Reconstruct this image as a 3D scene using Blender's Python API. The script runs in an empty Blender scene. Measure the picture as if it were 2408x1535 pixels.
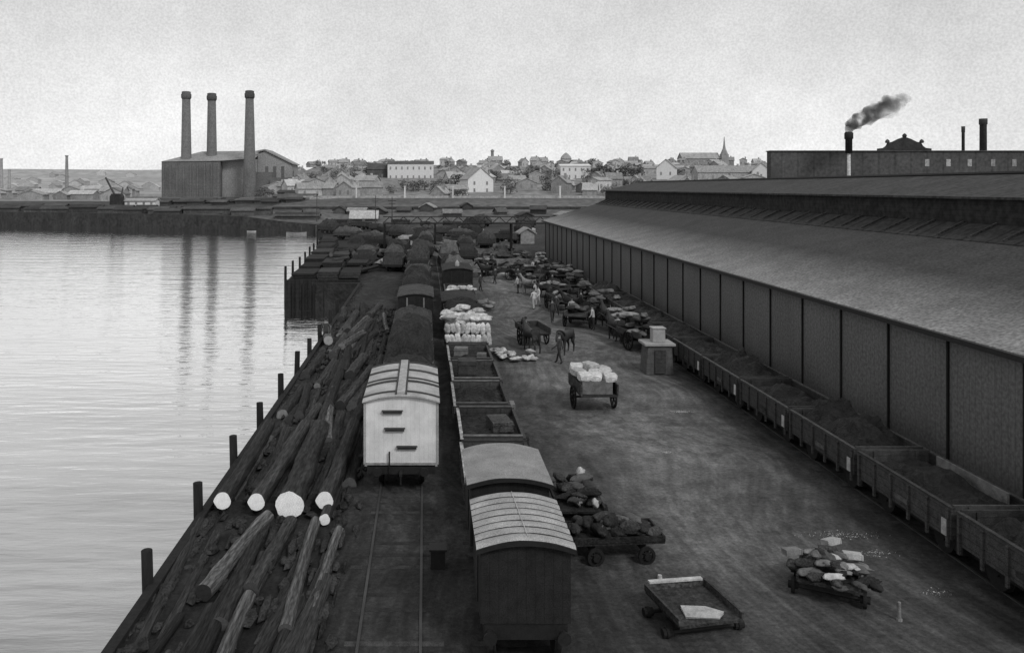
import bpy, math, random
from mathutils import Vector, Matrix, noise
random.seed(7)
C = bpy.context.scene.collection
F, H0 = 1900.0, 10.5
PI = math.pi
def rnd(a, b): return random.uniform(a, b)
ORD = ['nearest','second','third','fourth','fifth','sixth','seventh','eighth','ninth','tenth','eleventh','twelfth']

# ---------------------------------------------------------------- materials
def new_mat(name):
    m = bpy.data.materials.new(name); m.use_nodes = True
    nt = m.node_tree; nt.nodes.clear()
    return m, nt
def g(name, v, var=.3, scale=3., rough=.85, bump=.25, stretch=(1,1,1), rand=.15, stripe=None, fine=40., grain=.25, dist=.03, ramp=None):
    """grey procedural: mottling + fine grain + per-object variation; stripe=(axis, period, depth) board joints; ramp=(axis,a,b,va,vb) tone gradient along that axis"""
    m, nt = new_mat(name); N = nt.nodes; L = nt.links
    out = N.new('ShaderNodeOutputMaterial'); b = N.new('ShaderNodeBsdfPrincipled')
    b.inputs['Roughness'].default_value = rough
    b.inputs['Specular IOR Level'].default_value = .2
    tc = N.new('ShaderNodeTexCoord'); mp = N.new('ShaderNodeMapping'); mp.inputs['Scale'].default_value = stretch
    L.new(tc.outputs['Object'], mp.inputs['Vector'])
    n1 = N.new('ShaderNodeTexNoise'); n1.inputs['Scale'].default_value = scale; n1.inputs['Detail'].default_value = 6; n1.inputs['Roughness'].default_value = .65
    L.new(mp.outputs[0], n1.inputs['Vector'])
    n2 = N.new('ShaderNodeTexNoise'); n2.inputs['Scale'].default_value = fine; n2.inputs['Detail'].default_value = 3
    L.new(tc.outputs['Object'], n2.inputs['Vector'])
    r1 = N.new('ShaderNodeMapRange'); r1.inputs[1].default_value = .25; r1.inputs[2].default_value = .75
    r1.inputs[3].default_value = v*(1-var); r1.inputs[4].default_value = v*(1+var); L.new(n1.outputs['Fac'], r1.inputs[0])
    r2 = N.new('ShaderNodeMapRange'); r2.inputs[1].default_value = .3; r2.inputs[2].default_value = .7
    r2.inputs[3].default_value = 1-grain; r2.inputs[4].default_value = 1+grain; L.new(n2.outputs['Fac'], r2.inputs[0])
    def mul(a, c):
        q = N.new('ShaderNodeMath'); q.operation = 'MULTIPLY'; L.new(a, q.inputs[0]); L.new(c, q.inputs[1]); return q.outputs[0]
    oi = N.new('ShaderNodeObjectInfo'); r3 = N.new('ShaderNodeMapRange'); r3.inputs[3].default_value = 1-rand; r3.inputs[4].default_value = 1+rand
    L.new(oi.outputs['Random'], r3.inputs[0])
    last = mul(mul(r1.outputs[0], r2.outputs[0]), r3.outputs[0])
    if stripe or ramp:
        sp = N.new('ShaderNodeSeparateXYZ'); L.new(tc.outputs['Object'], sp.inputs[0])
    if stripe:
        ax, per, dep = stripe
        dv = N.new('ShaderNodeMath'); dv.operation = 'DIVIDE'; L.new(sp.outputs[ax], dv.inputs[0]); dv.inputs[1].default_value = per
        fr = N.new('ShaderNodeMath'); fr.operation = 'FRACT'; L.new(dv.outputs[0], fr.inputs[0])
        gt = N.new('ShaderNodeMath'); gt.operation = 'LESS_THAN'; L.new(fr.outputs[0], gt.inputs[0]); gt.inputs[1].default_value = .12
        rr = N.new('ShaderNodeMapRange'); rr.inputs[3].default_value = 1; rr.inputs[4].default_value = 1-dep; L.new(gt.outputs[0], rr.inputs[0])
        last = mul(last, rr.outputs[0])
    if ramp:  # linear tone change along one axis
        ax, a, c, va, vb = ramp
        rr = N.new('ShaderNodeMapRange'); rr.inputs[1].default_value=a; rr.inputs[2].default_value=c; rr.inputs[3].default_value=va; rr.inputs[4].default_value=vb
        L.new(sp.outputs[ax], rr.inputs[0]); last = mul(last, rr.outputs[0])
    L.new(last, b.inputs['Base Color'])
    if bump:
        bp = N.new('ShaderNodeBump'); bp.inputs['Strength'].default_value = bump; bp.inputs['Distance'].default_value = dist*3
        L.new(n1.outputs['Fac'], bp.inputs['Height']); L.new(bp.outputs[0], b.inputs['Normal'])
    L.new(b.outputs[0], out.inputs[0]); return m
M = {}
M['bark'] = g('bark', .034, .9, 3.5, .95, 1., (1,.3,1), .5, dist=.06, grain=.6, fine=14)
M['barkpale'] = g('bark_pale', .1, .95, 3, .95, 1., (1,.3,1), .3, dist=.06, grain=.6, fine=14)
M['sawn'] = g('sawn_wood', .78, .18, 4, .8, .1, rand=.05, grain=.22)
M['sawndull'] = g('sawn_wood_dull', .06, .4, 6, .8, .1, rand=.7)
M['pile'] = g('pile_wood', .015, .4, 6, .9, .5, (1,1,.2), .2)
M['quay'] = g('quay_timber', .018, .6, 1.5, .95, .6, (1,1,.3), stripe=(0,.45,.7))
M['stack'] = g('stacked_timber', .03, .6, 1.5, .95, .6, (.3,1,1), .4, stripe=(2,.3,.6), grain=.5, fine=8)
M['wood'] = g('dark_wood', .048, .5, 4, .85, .3, stripe=(2,.22,.4), rand=.35, grain=.5)
M['vanend'] = g('van_dark_board', .016, .5, 3, .9, .2, stripe=(0,.2,.25), rand=.1, grain=.5)
M['woodfl'] = g('floor_wood', .032, .6, 3, .9, .3, stripe=(1,.25,.3), rand=.3, grain=.5)
M['sleeper'] = g('sleeper_wood', .034, .7, 3, .9, .4, rand=.4, grain=.5)
M['iron'] = g('iron', .016, .3, 8, .6, .1)
M['railst'] = g('rail_steel', .045, .6, 1, .5, .1, (1,.3,1))
M['tarp'] = g('tarpaulin', .022, .6, 1.6, .85, 1., rand=.25, dist=.09, grain=.5, fine=12)
M['tarpmid'] = g('tarpaulin_mid', .05, .6, 1.6, .85, 1., rand=.3, dist=.09, grain=.5, fine=12)
M['white'] = g('white_paint', .6, .25, 1.4, .7, .12, stripe=(0,.155,.1), rand=.02, grain=.2)
M['whiteroof'] = g('white_roof', .34, .38, 1.3, .8, .2, rand=.02, grain=.28)
M['roofgrey'] = g('van_roof', .22, .3, 1.4, .85, .2, rand=.05, grain=.4)
M['rooflite'] = g('van_roof_light', .29, .35, 1.4, .85, .2, rand=.05, grain=.35)
M['batten'] = g('roof_batten', .055, .3, 4, .8, .2)
M['sack'] = g('sackcloth', .42, .5, 4, .9, .7, rand=.3, grain=.35)
M['sackdk'] = g('sackcloth_dark', .08, .6, 3, .9, .5, rand=.7)
M['coal'] = g('coal', .018, .7, 6, .6, 1.0, fine=20, dist=.08)
M['pale'] = g('pale_board', .38, .4, 4, .8, .2, rand=.2)
M['rim'] = g('worn_rail_paint', .26, .7, 1.2, .8, .2, rand=.3, grain=.5, fine=6)
M['crate'] = g('grey_crate', .18, .5, 4, .8, .2, rand=.3)
M['horse'] = g('horse_coat', .024, .4, 4, .6, .1, rand=.6)
M['horsepale'] = g('horse_coat_pale', .18, .3, 4, .6, .1)
M['stone'] = g('booth_stone', .09, .4, 4, .9, .3, stripe=(2,.3,.2), grain=.35)
M['foliage'] = g('foliage', .14, .5, .8, .9, 0, rand=.4)  # hillside trees and houses: distance haze is put into these paler base colours
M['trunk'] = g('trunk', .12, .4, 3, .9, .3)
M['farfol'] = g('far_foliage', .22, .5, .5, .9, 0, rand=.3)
M['hwall'] = g('house_wall_pale', .4, .25, .8, .9, 0, rand=.25, fine=2)
M['hwallw'] = g('house_wall_white', .62, .1, .8, .9, 0, rand=.05, fine=2, grain=.1)
M['hwalld'] = g('house_wall_grey', .3, .3, .8, .9, 0, rand=.3, fine=2)
M['hroof'] = g('house_roof', .25, .4, .8, .9, 0, rand=.35, fine=2)
M['glass'] = g('dark_window', .22, .2, 1, .5, 0)
M['psbrick'] = g('station_brick', .135, .22, .12, .9, 0, rand=.06, fine=1.5, stripe=(2,1.6,.1))  # station and chimney brick paled, with aerial haze painted into the colour
M['psbrickd'] = g('station_brick_recess', .115, .22, .12, .9, 0, rand=.06, fine=1.5)
M['psbrick2'] = g('station_brick_light', .24, .22, .12, .9, 0, rand=.06, fine=1.5)
M['psroof'] = g('station_roof', .25, .2, .1, .9, 0, rand=.06, fine=1)
M['chim'] = g('chimney_brick', .13, .25, .1, .9, 0, rand=.06, fine=1.5)
M['chimdk'] = g('chimney_soot', .03, .3, .2, .9, 0, fine=2)
M['fbrick'] = g('factory_brick', .075, .3, .15, .9, 0, fine=1, stripe=(0,5.,.2), grain=.3)
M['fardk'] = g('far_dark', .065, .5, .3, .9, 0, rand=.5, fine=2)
M['farmid'] = g('far_mid', .25, .35, .3, .9, 0, rand=.3, fine=2)  # far greys carry aerial haze in their base colour
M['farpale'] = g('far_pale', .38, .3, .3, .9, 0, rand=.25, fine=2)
M['hull'] = g('hull_white', .55, .15, 1, .6, 0)

def yard_mat():
    m, nt = new_mat('yard_dirt'); N = nt.nodes; L = nt.links
    out = N.new('ShaderNodeOutputMaterial'); b = N.new('ShaderNodeBsdfPrincipled'); b.inputs['Roughness'].default_value = .95
    b.inputs['Specular IOR Level'].default_value = .15
    tc = N.new('ShaderNodeTexCoord')
    wn_ = N.new('ShaderNodeTexNoise'); wn_.inputs['Scale'].default_value = .045; wn_.inputs['Detail'].default_value = 1; L.new(tc.outputs['Object'], wn_.inputs['Vector'])
    vs_ = N.new('ShaderNodeVectorMath'); vs_.operation = 'SCALE'; L.new(wn_.outputs['Color'], vs_.inputs[0]); vs_.inputs['Scale'].default_value = 16
    va_ = N.new('ShaderNodeVectorMath'); va_.operation = 'ADD'; L.new(tc.outputs['Object'], va_.inputs[0]); L.new(vs_.outputs[0], va_.inputs[1])
    def noi(scale, st, det=6, ro=.6, rz=0, warp=False):
        mp = N.new('ShaderNodeMapping'); mp.inputs['Scale'].default_value = st; mp.inputs['Rotation'].default_value = (0,0,rz); L.new(va_.outputs[0] if warp else tc.outputs['Object'], mp.inputs[0])
        n = N.new('ShaderNodeTexNoise'); n.inputs['Scale'].default_value = scale; n.inputs['Detail'].default_value = det; n.inputs['Roughness'].default_value = ro
        L.new(mp.outputs[0], n.inputs['Vector']); return n.outputs['Fac']
    def mr(s, a, b_, c, d):
        r = N.new('ShaderNodeMapRange'); r.inputs[1].default_value = a; r.inputs[2].default_value = b_; r.inputs[3].default_value = c; r.inputs[4].default_value = d
        L.new(s, r.inputs[0]); return r.outputs[0]
    def mul(a, b_):
        q = N.new('ShaderNodeMath'); q.operation = 'MULTIPLY'; L.new(a, q.inputs[0]); L.new(b_, q.inputs[1]); return q.outputs[0]
    big = mr(noi(.14, (1,.7,1)), .3, .7, .6, 1.4)
    mid = mr(noi(.9, (1,1,1), 8, .7), .3, .7, .6, 1.4)
    rut = mr(noi(3.5, (1,.02,1), 2, .5, math.radians(3), True), .4, .62, .85, 1.22)
    rut2 = mr(noi(2.6, (1,.02,1), 2, .5, math.radians(-9), True), .4, .62, .9, 1.16)
    fin = mr(noi(7, (1,1,1), 6, .85), .3, .7, .4, 1.6)
    sp = N.new('ShaderNodeSeparateXYZ'); L.new(tc.outputs['Object'], sp.inputs[0])
    r = N.new('ShaderNodeValToRGB'); e = r.color_ramp.elements
    e[0].position = 0; e[0].color = (.022,)*3+(1,); e[1].position = 1; e[1].color = (.03,)*3+(1,)
    for p, v in ((.28,.026),(.36,.042),(.46,.035),(.56,.054),(.66,.1),(.78,.083),(.88,.04)):
        k = e.new(p); k.color = (v,v,v,1)
    wob = N.new('ShaderNodeMath'); wob.operation='MULTIPLY_ADD'; L.new(noi(.12,(1,1,1),4), wob.inputs[0]); wob.inputs[1].default_value=7; L.new(sp.outputs[0], wob.inputs[2])
    L.new(mr(wob.outputs[0], -8.5, 21.5, 0, 1), r.inputs[0])
    col = mul(mul(mul(r.outputs[0], big), mul(mid, fin)), mul(rut, rut2))
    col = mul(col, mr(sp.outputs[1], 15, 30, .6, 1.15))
    L.new(col, b.inputs['Base Color'])
    bp = N.new('ShaderNodeBump'); bp.inputs['Strength'].default_value = .6; bp.inputs['Distance'].default_value = .15
    L.new(mid, bp.inputs['Height']); L.new(bp.outputs[0], b.inputs['Normal'])
    L.new(b.outputs[0], out.inputs[0]); return m
M['yard'] = yard_mat()

def water_mat():
    m, nt = new_mat('harbour_water'); N = nt.nodes; L = nt.links
    out = N.new('ShaderNodeOutputMaterial'); tc = N.new('ShaderNodeTexCoord')
    def noi(scale, st, det, rough=.5):
        mp = N.new('ShaderNodeMapping'); mp.inputs['Scale'].default_value = st; mp.inputs['Rotation'].default_value=(0,0,.12); L.new(tc.outputs['Object'], mp.inputs[0])
        n = N.new('ShaderNodeTexNoise'); n.inputs['Scale'].default_value = scale; n.inputs['Detail'].default_value = det; n.inputs['Roughness'].default_value = rough
        L.new(mp.outputs[0], n.inputs['Vector']); return n.outputs['Fac']
    def mr(s, a, b_, c, d):
        r = N.new('ShaderNodeMapRange'); r.inputs[1].default_value = a; r.inputs[2].default_value = b_; r.inputs[3].default_value = c; r.inputs[4].default_value = d
        L.new(s, r.inputs[0]); return r.outputs[0]
    a = noi(1.5, (.25,1,1), 4); c = noi(.3, (.25,1,1), 3)
    ad = N.new('ShaderNodeMath'); ad.operation = 'MULTIPLY_ADD'; L.new(c, ad.inputs[0]); ad.inputs[1].default_value = 1.6; L.new(a, ad.inputs[2])
    bp = N.new('ShaderNodeBump'); bp.inputs['Strength'].default_value = .32; bp.inputs['Distance'].default_value = .17; L.new(ad.outputs[0], bp.inputs['Height'])
    di = N.new('ShaderNodeBsdfDiffuse')
    q = N.new('ShaderNodeMath'); q.operation='MULTIPLY'; L.new(mr(noi(.1,(.25,1,1),7),.35,.65,.12,.26), q.inputs[0]); L.new(mr(noi(.8,(.12,1,1),5,.65),.35,.65,.45,1.5), q.inputs[1])
    L.new(q.outputs[0], di.inputs[0])
    gl = N.new('ShaderNodeBsdfGlossy'); gl.inputs['Color'].default_value = (1,1,1,1); gl.inputs['Roughness'].default_value = .02
    L.new(bp.outputs[0], di.inputs['Normal']); L.new(bp.outputs[0], gl.inputs['Normal'])
    fr = N.new('ShaderNodeFresnel'); fr.inputs['IOR'].default_value = 1.75; L.new(bp.outputs[0], fr.inputs['Normal'])
    mx = N.new('ShaderNodeMixShader'); L.new(mr(fr.outputs[0],.07,.38,.2,1), mx.inputs[0]); L.new(di.outputs[0], mx.inputs[1]); L.new(gl.outputs[0], mx.inputs[2])
    L.new(mx.outputs[0], out.inputs[0]); return m
M['water'] = water_mat()

# ---------------------------------------------------------------- mesh helpers
class MB:
    def __init__(s): s.v = []; s.f = []; s.mi = []
    def add(s, vs, fs, mi=0):
        o = len(s.v); s.v += [tuple(v) for v in vs]; s.f += [tuple(i+o for i in f) for f in fs]; s.mi += [mi]*len(fs); return s
    def box(s, x0, x1, y0, y1, z0, z1):
        vs = [(x0,y0,z0),(x1,y0,z0),(x1,y1,z0),(x0,y1,z0),(x0,y0,z1),(x1,y0,z1),(x1,y1,z1),(x0,y1,z1)]
        return s.add(vs, [(3,2,1,0),(4,5,6,7),(0,1,5,4),(1,2,6,5),(2,3,7,6),(3,0,4,7)])
    def tube(s, p0, p1, r0, r1=None, n=10, cap=True, mi=0, jit=0, segs=1):
        p0 = Vector(p0); p1 = Vector(p1); r1 = r0 if r1 is None else r1
        d = (p1-p0).normalized(); up = Vector((0,0,1)) if abs(d.z) < .9 else Vector((1,0,0))
        a = d.cross(up).normalized(); b = a.cross(d)
        vs = []
        for k in range(segs+1):
            t = k/segs; c = p0.lerp(p1,t); r = r0+(r1-r0)*t
            for i in range(n):
                an = 2*PI*i/n; rr = r*(1+jit*rnd(-1,1)); vs.append(c+a*math.cos(an)*rr+b*math.sin(an)*rr)
        fs = [(k*n+i, k*n+(i+1)%n, (k+1)*n+(i+1)%n, (k+1)*n+i) for k in range(segs) for i in range(n)]
        if cap: fs += [tuple(range(n))[::-1], tuple(range(segs*n, segs*n+n))]
        return s.add(vs, fs, mi)
    def lathe(s, prof, n=16, c=(0,0,0)):
        vs = [(c[0]+r*math.cos(2*PI*i/n), c[1]+r*math.sin(2*PI*i/n), c[2]+z) for r, z in prof for i in range(n)]
        fs = [(k*n+i, k*n+(i+1)%n, (k+1)*n+(i+1)%n, (k+1)*n+i) for k in range(len(prof)-1) for i in range(n)]
        fs += [tuple(range(n))[::-1], tuple(range((len(prof)-1)*n, len(prof)*n))]
        return s.add(vs, fs)
    def prism(s, prof, y0, y1, cap=True):
        n = len(prof); vs = [(x,y0,z) for x,z in prof]+[(x,y1,z) for x,z in prof]
        fs = [(i,(i+1)%n,(i+1)%n+n,i+n) for i in range(n)]
        if cap: fs += [tuple(range(n))[::-1], tuple(range(n,2*n))]
        return s.add(vs, fs)
    def prismx(s, prof, x0, x1):
        n = len(prof); vs = [(x0,y,z) for y,z in prof]+[(x1,y,z) for y,z in prof]
        return s.add(vs, [(i,(i+1)%n,(i+1)%n+n,i+n) for i in range(n)]+[tuple(range(n))[::-1], tuple(range(n,2*n))])
    def lump(s, c, r, seed=0, amp=.2, nu=10, nv=7, fr=1.3):
        vs = []; fs = []
        for j in range(nv+1):
            th = PI*j/nv
            for i in range(nu):
                ph = 2*PI*i/nu; d = Vector((math.sin(th)*math.cos(ph), math.sin(th)*math.sin(ph), math.cos(th)))
                k = 1+amp*noise.noise(d*fr+Vector((seed*3.1,seed*1.7,seed)))*2
                vs.append((c[0]+d.x*r[0]*k, c[1]+d.y*r[1]*k, c[2]+d.z*r[2]*k))
        for j in range(nv):
            for i in range(nu): fs.append((j*nu+i, (j+1)*nu+i, (j+1)*nu+(i+1)%nu, j*nu+(i+1)%nu))
        return s.add(vs, fs)
    def build(s, name, mat, parent=None, smooth=False, loc=None, bevel=0):
        me = bpy.data.meshes.new(name); me.from_pydata(s.v, [], s.f); me.update()
        for q in (mat if isinstance(mat, (list,tuple)) else [mat]): me.materials.append(q)
        for p, mi in zip(me.polygons, s.mi): p.material_index = mi; p.use_smooth = smooth
        o = bpy.data.objects.new(name, me); C.objects.link(o)
        if parent: o.parent = parent
        if loc: o.location = loc
        if bevel:
            md = o.modifiers.new('b','BEVEL'); md.width = bevel; md.segments = 1; md.limit_method = 'ANGLE'
        return o
def tag(o, label=None, cat=None, group=None, kind=None):
    if label: o['label'] = label
    if cat: o['category'] = cat
    if group: o['group'] = group
    if kind: o['kind'] = kind
    return o
def thing(name, label, cat, loc=(0,0,0), rz=0, group=None):
    o = bpy.data.objects.new(name, None); C.objects.link(o); o.location = loc; o.rotation_euler = (0,0,rz); o.empty_display_size = .3
    return tag(o, label, cat, group)
def dup(o, parent=None, loc=None, rz=None, label=None, group=None):
    c = o.copy(); C.objects.link(c); c.parent = parent
    if loc is not None: c.location = loc
    if rz is not None: c.rotation_euler = (0,0,rz)
    if label: c['label'] = label
    if group: c['group'] = group
    for ch in [q for q in o.children]: dup(ch, c)
    return c
class Proto:
    """first call moves the original, later calls copy it"""
    def __init__(s, o): s.o = o; s.used = False
    def put(s, loc, rz=0, label=None, group=None, scale=None):
        if not s.used: c = s.o; s.used = True; c.location = loc; c.rotation_euler = (0,0,rz)
        else:
            c = dup(s.o, None, loc, rz)
            if not group and 'group' in c: del c['group']
        if label: c['label'] = label
        if group: c['group'] = group
        c.scale = (scale if hasattr(scale,'__len__') else (scale,)*3) if scale else (1,1,1)
        return c

# ---------------------------------------------------------------- setting
shore = [(-7.1,-40),(-7.1,88),(-15.5,90),(-19,150),(-24,190),(-31,230)]
yard = MB()
pts = shore + [(-31,236),(900,236),(900,-40)]
n = len(pts)
yard.add([(x,y,0) for x,y in pts]+[(x,y,-5) for x,y in pts], [tuple(range(n))[::-1]]+[(i,(i+1)%n,(i+1)%n+n,i+n) for i in range(n)])
tag(yard.build('ground', M['yard']), 'dark trodden dirt yard', 'ground', kind='structure')
tag(MB().add([(-4000,-60,-2.5),(20,-60,-2.5),(20,900,-2.5),(-4000,900,-2.5)], [(0,1,2,3)]).build('water', M['water']), 'calm pale harbour water', 'water', kind='structure')
def y0(x):
    if x > -31: return 229
    if x > -144: return 229+(-31-x)/113*45
    return 274+min(1,(-144-x)/1500)*60
def ss(a, b, t):
    t = max(0, min(1, (t-a)/(b-a))); return t*t*(3-2*t)
QZ = 1.9
def tz(x, y):
    off = y-y0(x)
    right = -0.3 + 6.8*min(1,off/62) + max(0,min(y,620)-300)*.066 + max(0,min(y,1500)-620)*.006
    left = QZ + min(1,off/60)*2.8 + ss(700,1700,y)*(42+14*noise.noise(Vector((x*.0035,y*.002,3))))
    t = ss(-.22,-.12, x/max(y,1)) if x < 0 else 1
    nearq = ss(-60,-31,x)
    z = left*(1-t)+right*t
    if off < 62: z = (QZ+2.8*off/62)*(1-nearq) + right*nearq if x < -31 else right
    return z + noise.noise(Vector((x*.02,y*.02,0)))*1.2*min(1,max(0,off-60)/60)
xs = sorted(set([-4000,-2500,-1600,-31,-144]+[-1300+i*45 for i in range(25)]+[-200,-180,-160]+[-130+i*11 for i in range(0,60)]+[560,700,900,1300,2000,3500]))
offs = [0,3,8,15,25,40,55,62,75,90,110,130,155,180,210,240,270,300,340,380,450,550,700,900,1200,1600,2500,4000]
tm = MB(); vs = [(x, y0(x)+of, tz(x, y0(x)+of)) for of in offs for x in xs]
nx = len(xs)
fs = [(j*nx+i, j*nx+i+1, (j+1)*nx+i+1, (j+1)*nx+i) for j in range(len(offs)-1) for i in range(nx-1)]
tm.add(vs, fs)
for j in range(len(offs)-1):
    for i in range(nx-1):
        tm.mi[j*(nx-1)+i] = (3 if xs[i] < -60 else 0) if offs[j] < 62 else (1 if offs[j] < 400 else 2)  # ground slots get paler with distance: haze painted into the base colour
tag(tm.build('hills', [g('bank_grass', .11, .45, .05, .95, 0, (.3,1,1), fine=.5, grain=.4), g('hill_ground_hazed', .22, .45, .04, .95, 0, fine=.3, grain=.4), g('far_hill_hazed', .36, .25, .012, .95, 0, fine=.08, grain=.35), g('far_wharf_ground', .06, .4, .05, .95, 0, fine=.4, grain=.4)], smooth=True), 'low rising ground with the far town on it', 'hill', kind='structure')
qm = MB(); lx = [x for x in xs if x <= -31]
vs = []; fs = []
for x in lx: vs += [(x,y0(x)-.3,-4),(x,y0(x)-.3,tz(x,y0(x))+.3),(x,y0(x)+1.2,tz(x,y0(x))+.3)]
for i in range(len(lx)-1): fs += [(i*3,i*3+3,i*3+4,i*3+1),(i*3+1,i*3+4,i*3+5,i*3+2)]
qm.add(vs, fs)
tag(qm.build('quay_wall', g('far_quay',.04,.4,.3,.95,0,(1,1,.6),fine=1.2,grain=.3)), 'low dark quay wall along the far shore of the harbour', 'quay', kind='structure')

# ---------------------------------------------------------------- wharf piles
pp = MB().tube((0,0,-4),(0,0,1.02),.165,.145,12,jit=.05,segs=6)
pile = thing('mooring_pile','dark round timber pile','pile')
pp.build('post', M['pile'], pile, True)
PL = Proto(pile)
for i, d in enumerate([21.2,25.9,30.9,35.8,40.8,45.9,50.9,56.2,61.9,67.1]):
    PL.put((-7.3+rnd(-.03,.03),d,rnd(-.05,.2)), rnd(0,3), '%s tall dark mooring pile from the bottom, along the log-strewn wharf edge'%ORD[i] if i else 'tallest nearest dark mooring pile on the wharf edge at lower left', 'mooring piles along the wharf edge').rotation_euler=(rnd(-.03,.03),rnd(-.03,.03),rnd(0,3))
for i, (x, y) in enumerate([(-15.6,90.2),(-15.9,97),(-16.3,105),(-16.8,113),(-17.3,121),(-17.8,129),(-18.3,137),(-18.8,146)]):
    PL.put((x,y,.6+rnd(-.2,.4)), 0, '%s dark pile counted from the near corner of the jutting timber wharf'%(ORD[i] if i else 'first'), 'piles of the jutting wharf')
for i in range(7):
    PL.put((-14.6+i*1.15,89.1,-1.2+rnd(-.1,.1)), 0, 'short dark fender pile against the front face of the jutting wharf', 'fender piles on the jutting wharf face')
qf = MB()
for k in range(7): qf.box(-15.6,-7.2,89.3,89.5,-3.2+k*.5,-2.72+k*.5)
tag(qf.build('wharf_facing', M['quay']),'dark horizontal timber facing on the front of the jutting wharf','wharf wall')

# ---------------------------------------------------------------- tracks
def track(x, y0_, y1_, label):
    t = thing('railway_track', label, 'railway track', (x,y0_,0))
    for s in (-1,1):
        MB().box(s*.72-.035,s*.72+.035,0,y1_-y0_,.004,.04).build('rail', M['railst'], t)
    for k in range(46):
        MB().box(-1.1+rnd(-.2,.2),1.1+rnd(-.2,.2),k*.75,k*.75+.2,-.05,.004+rnd(-.006,.004)).build('sleeper', M['sleeper'], t)
    return t
track(-.83,8,200,'railway track running under the white louvred van')
track(2.3,8,200,'railway track under the arched-roof vans and open trucks')
track(15.7,14,120,'siding track beneath the open trucks beside the long shed')

# ---------------------------------------------------------------- wagon parts
def wheel_disc(r=.46):
    m = MB()
    m.tube((-.06,0,0),(.06,0,0),r,r,18); m.tube((-.09,0,0),(-.06,0,0),r+.03,r+.03,18); m.tube((.06,0,0),(.12,0,0),.12,.12,8)
    return m
def running_gear(t, Ln, W, zf):
    fr = MB()
    for s in (-1,1): fr.box(s*.85-.06,s*.85+.06,0,Ln,zf-.3,zf-.02)
    fr.box(-W/2+.08,W/2-.08,-.06,.06,zf-.32,zf-.01); fr.box(-W/2+.08,W/2-.08,Ln-.06,Ln+.06,zf-.32,zf-.01)
    fr.build('underframe', M['iron'], t)
    for yy in (Ln*.2, Ln*.8):
        for s in (-1,1):
            o = wheel_disc().build('wheel', M['iron'], t); o.location = (s*.74,yy,.5); o.rotation_euler = (0,0,0 if s>0 else PI)
        MB().tube((-.85,yy,.5),(.85,yy,.5),.06,n=8).build('axle', M['iron'], t)
    for yy, sg in ((0,-1),(Ln,1)):
        for s in (-1,1):
            MB().tube((s*.8,yy,zf-.17),(s*.8,yy+sg*.28,zf-.17),.07,n=8).tube((s*.8,yy+sg*.28,zf-.17),(s*.8,yy+sg*.32,zf-.17),.15,n=12).build('buffer', M['iron'], t)
def open_wagon(name, label, Ln=4.7, W=2.35, zf=1.0, hs=.75, mat='wood', plates=True, rim='wood', endrim=None):
    t = thing(name, label, 'railway wagon')
    running_gear(t, Ln, W, zf)
    MB().box(-W/2+.05,W/2-.05,.05,Ln-.05,zf,zf+.06).build('floor', M['woodfl'], t)
    for s in (-1,1):
        m = MB().box(s*W/2-.04,s*W/2+.04,0,Ln,zf-.02,zf+hs)
        for k in range(6):
            yy = .12+k*(Ln-.24)/5; m.box(s*(W/2+.07)-.03,s*(W/2+.07)+.03,yy-.05,yy+.05,zf-.25,zf+hs-.04)
        m.build('side_panel', M[mat], t)
        MB().box(s*W/2-.06,s*W/2+.06,-.02,Ln+.02,zf+hs+.003,zf+hs+.05).build('top_rail', M[rim if s<0 else 'wood'], t)
    for yy in (.04,Ln-.04):
        m = MB().box(-W/2+.043,W/2-.043,yy-.04,yy+.04,zf-.02,zf+hs+.1)
        for xx in (-.7,.7): m.box(xx-.05,xx+.05,yy-.08,yy+.08,zf-.2,zf+hs+.06)
        m.build('end_panel', M[mat], t)
        if endrim: MB().box(-W/2+.06,W/2-.06,yy-.06,yy+.06,zf+hs+.103,zf+hs+.15).build('end_rail', M[endrim], t)
    if plates:
        MB().box(-W/2-.13,-W/2-.105,.1,.3,zf+.05,zf+.5).build('white_plate', M['pale'], t)
        MB().box(-W/2-.13,-W/2-.105,Ln*.5-.5,Ln*.5+.1,zf+.2,zf+.34).build('number_plate', M['sackdk'], t)
    return t
sid = Proto(open_wagon('open_wagon','x',4.8,2.35,.82,.82,'wood',True))
def coal(cx, ya, Ln, W, z, h, label, seed, mat='coal'):
    m = MB(); nu, nv = 12, 26; vs = []; fs = []
    for j in range(nv+1):
        for i in range(nu+1):
            u = i/nu; v = j/nv; e = min(1,4*min(u,1-u))*min(1,6*min(v,1-v))
            hump = .5+.5*math.sin(v*PI*2*1.0+seed)**2
            vs.append((-W/2+u*W, v*Ln, .05+e*h*hump*(1+.7*noise.noise(Vector((u*5,v*9,seed*2.3))))+noise.noise(Vector((u*20,v*40,seed)))*.09))
    for j in range(nv):
        for i in range(nu): fs.append((j*(nu+1)+i,j*(nu+1)+i+1,(j+1)*(nu+1)+i+1,(j+1)*(nu+1)+i))
    m.add(vs, fs)
    return tag(m.build('coal_load', M[mat], loc=(cx,ya,z), smooth=False), label, 'coal')
for k in range(11):
    ya = 17.2+5.05*k
    nm = ORD[k]
    sid.put((15.7,ya,0),0,'%s open coal truck in the line beside the shed%s'%(nm,'' if k else ', cut off at the right edge'), 'open trucks beside the shed')
    coal(15.7,ya+.15,4.5,2.2,[1.3,1.25,1.4,1.3][k%4],[.5,.5,.75,.45,.8,.45,.6,.45][k%8],'heaped black coal inside the %s truck beside the shed'%nm,k*1.3)
tag(MB().box(-.03,.03,-1.6,1.6,0,.7).build('loose_board', M['sackdk'], loc=(16.6,24.6,1.1)), 'grey long board leaning in the second truck beside the shed','board')

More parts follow.
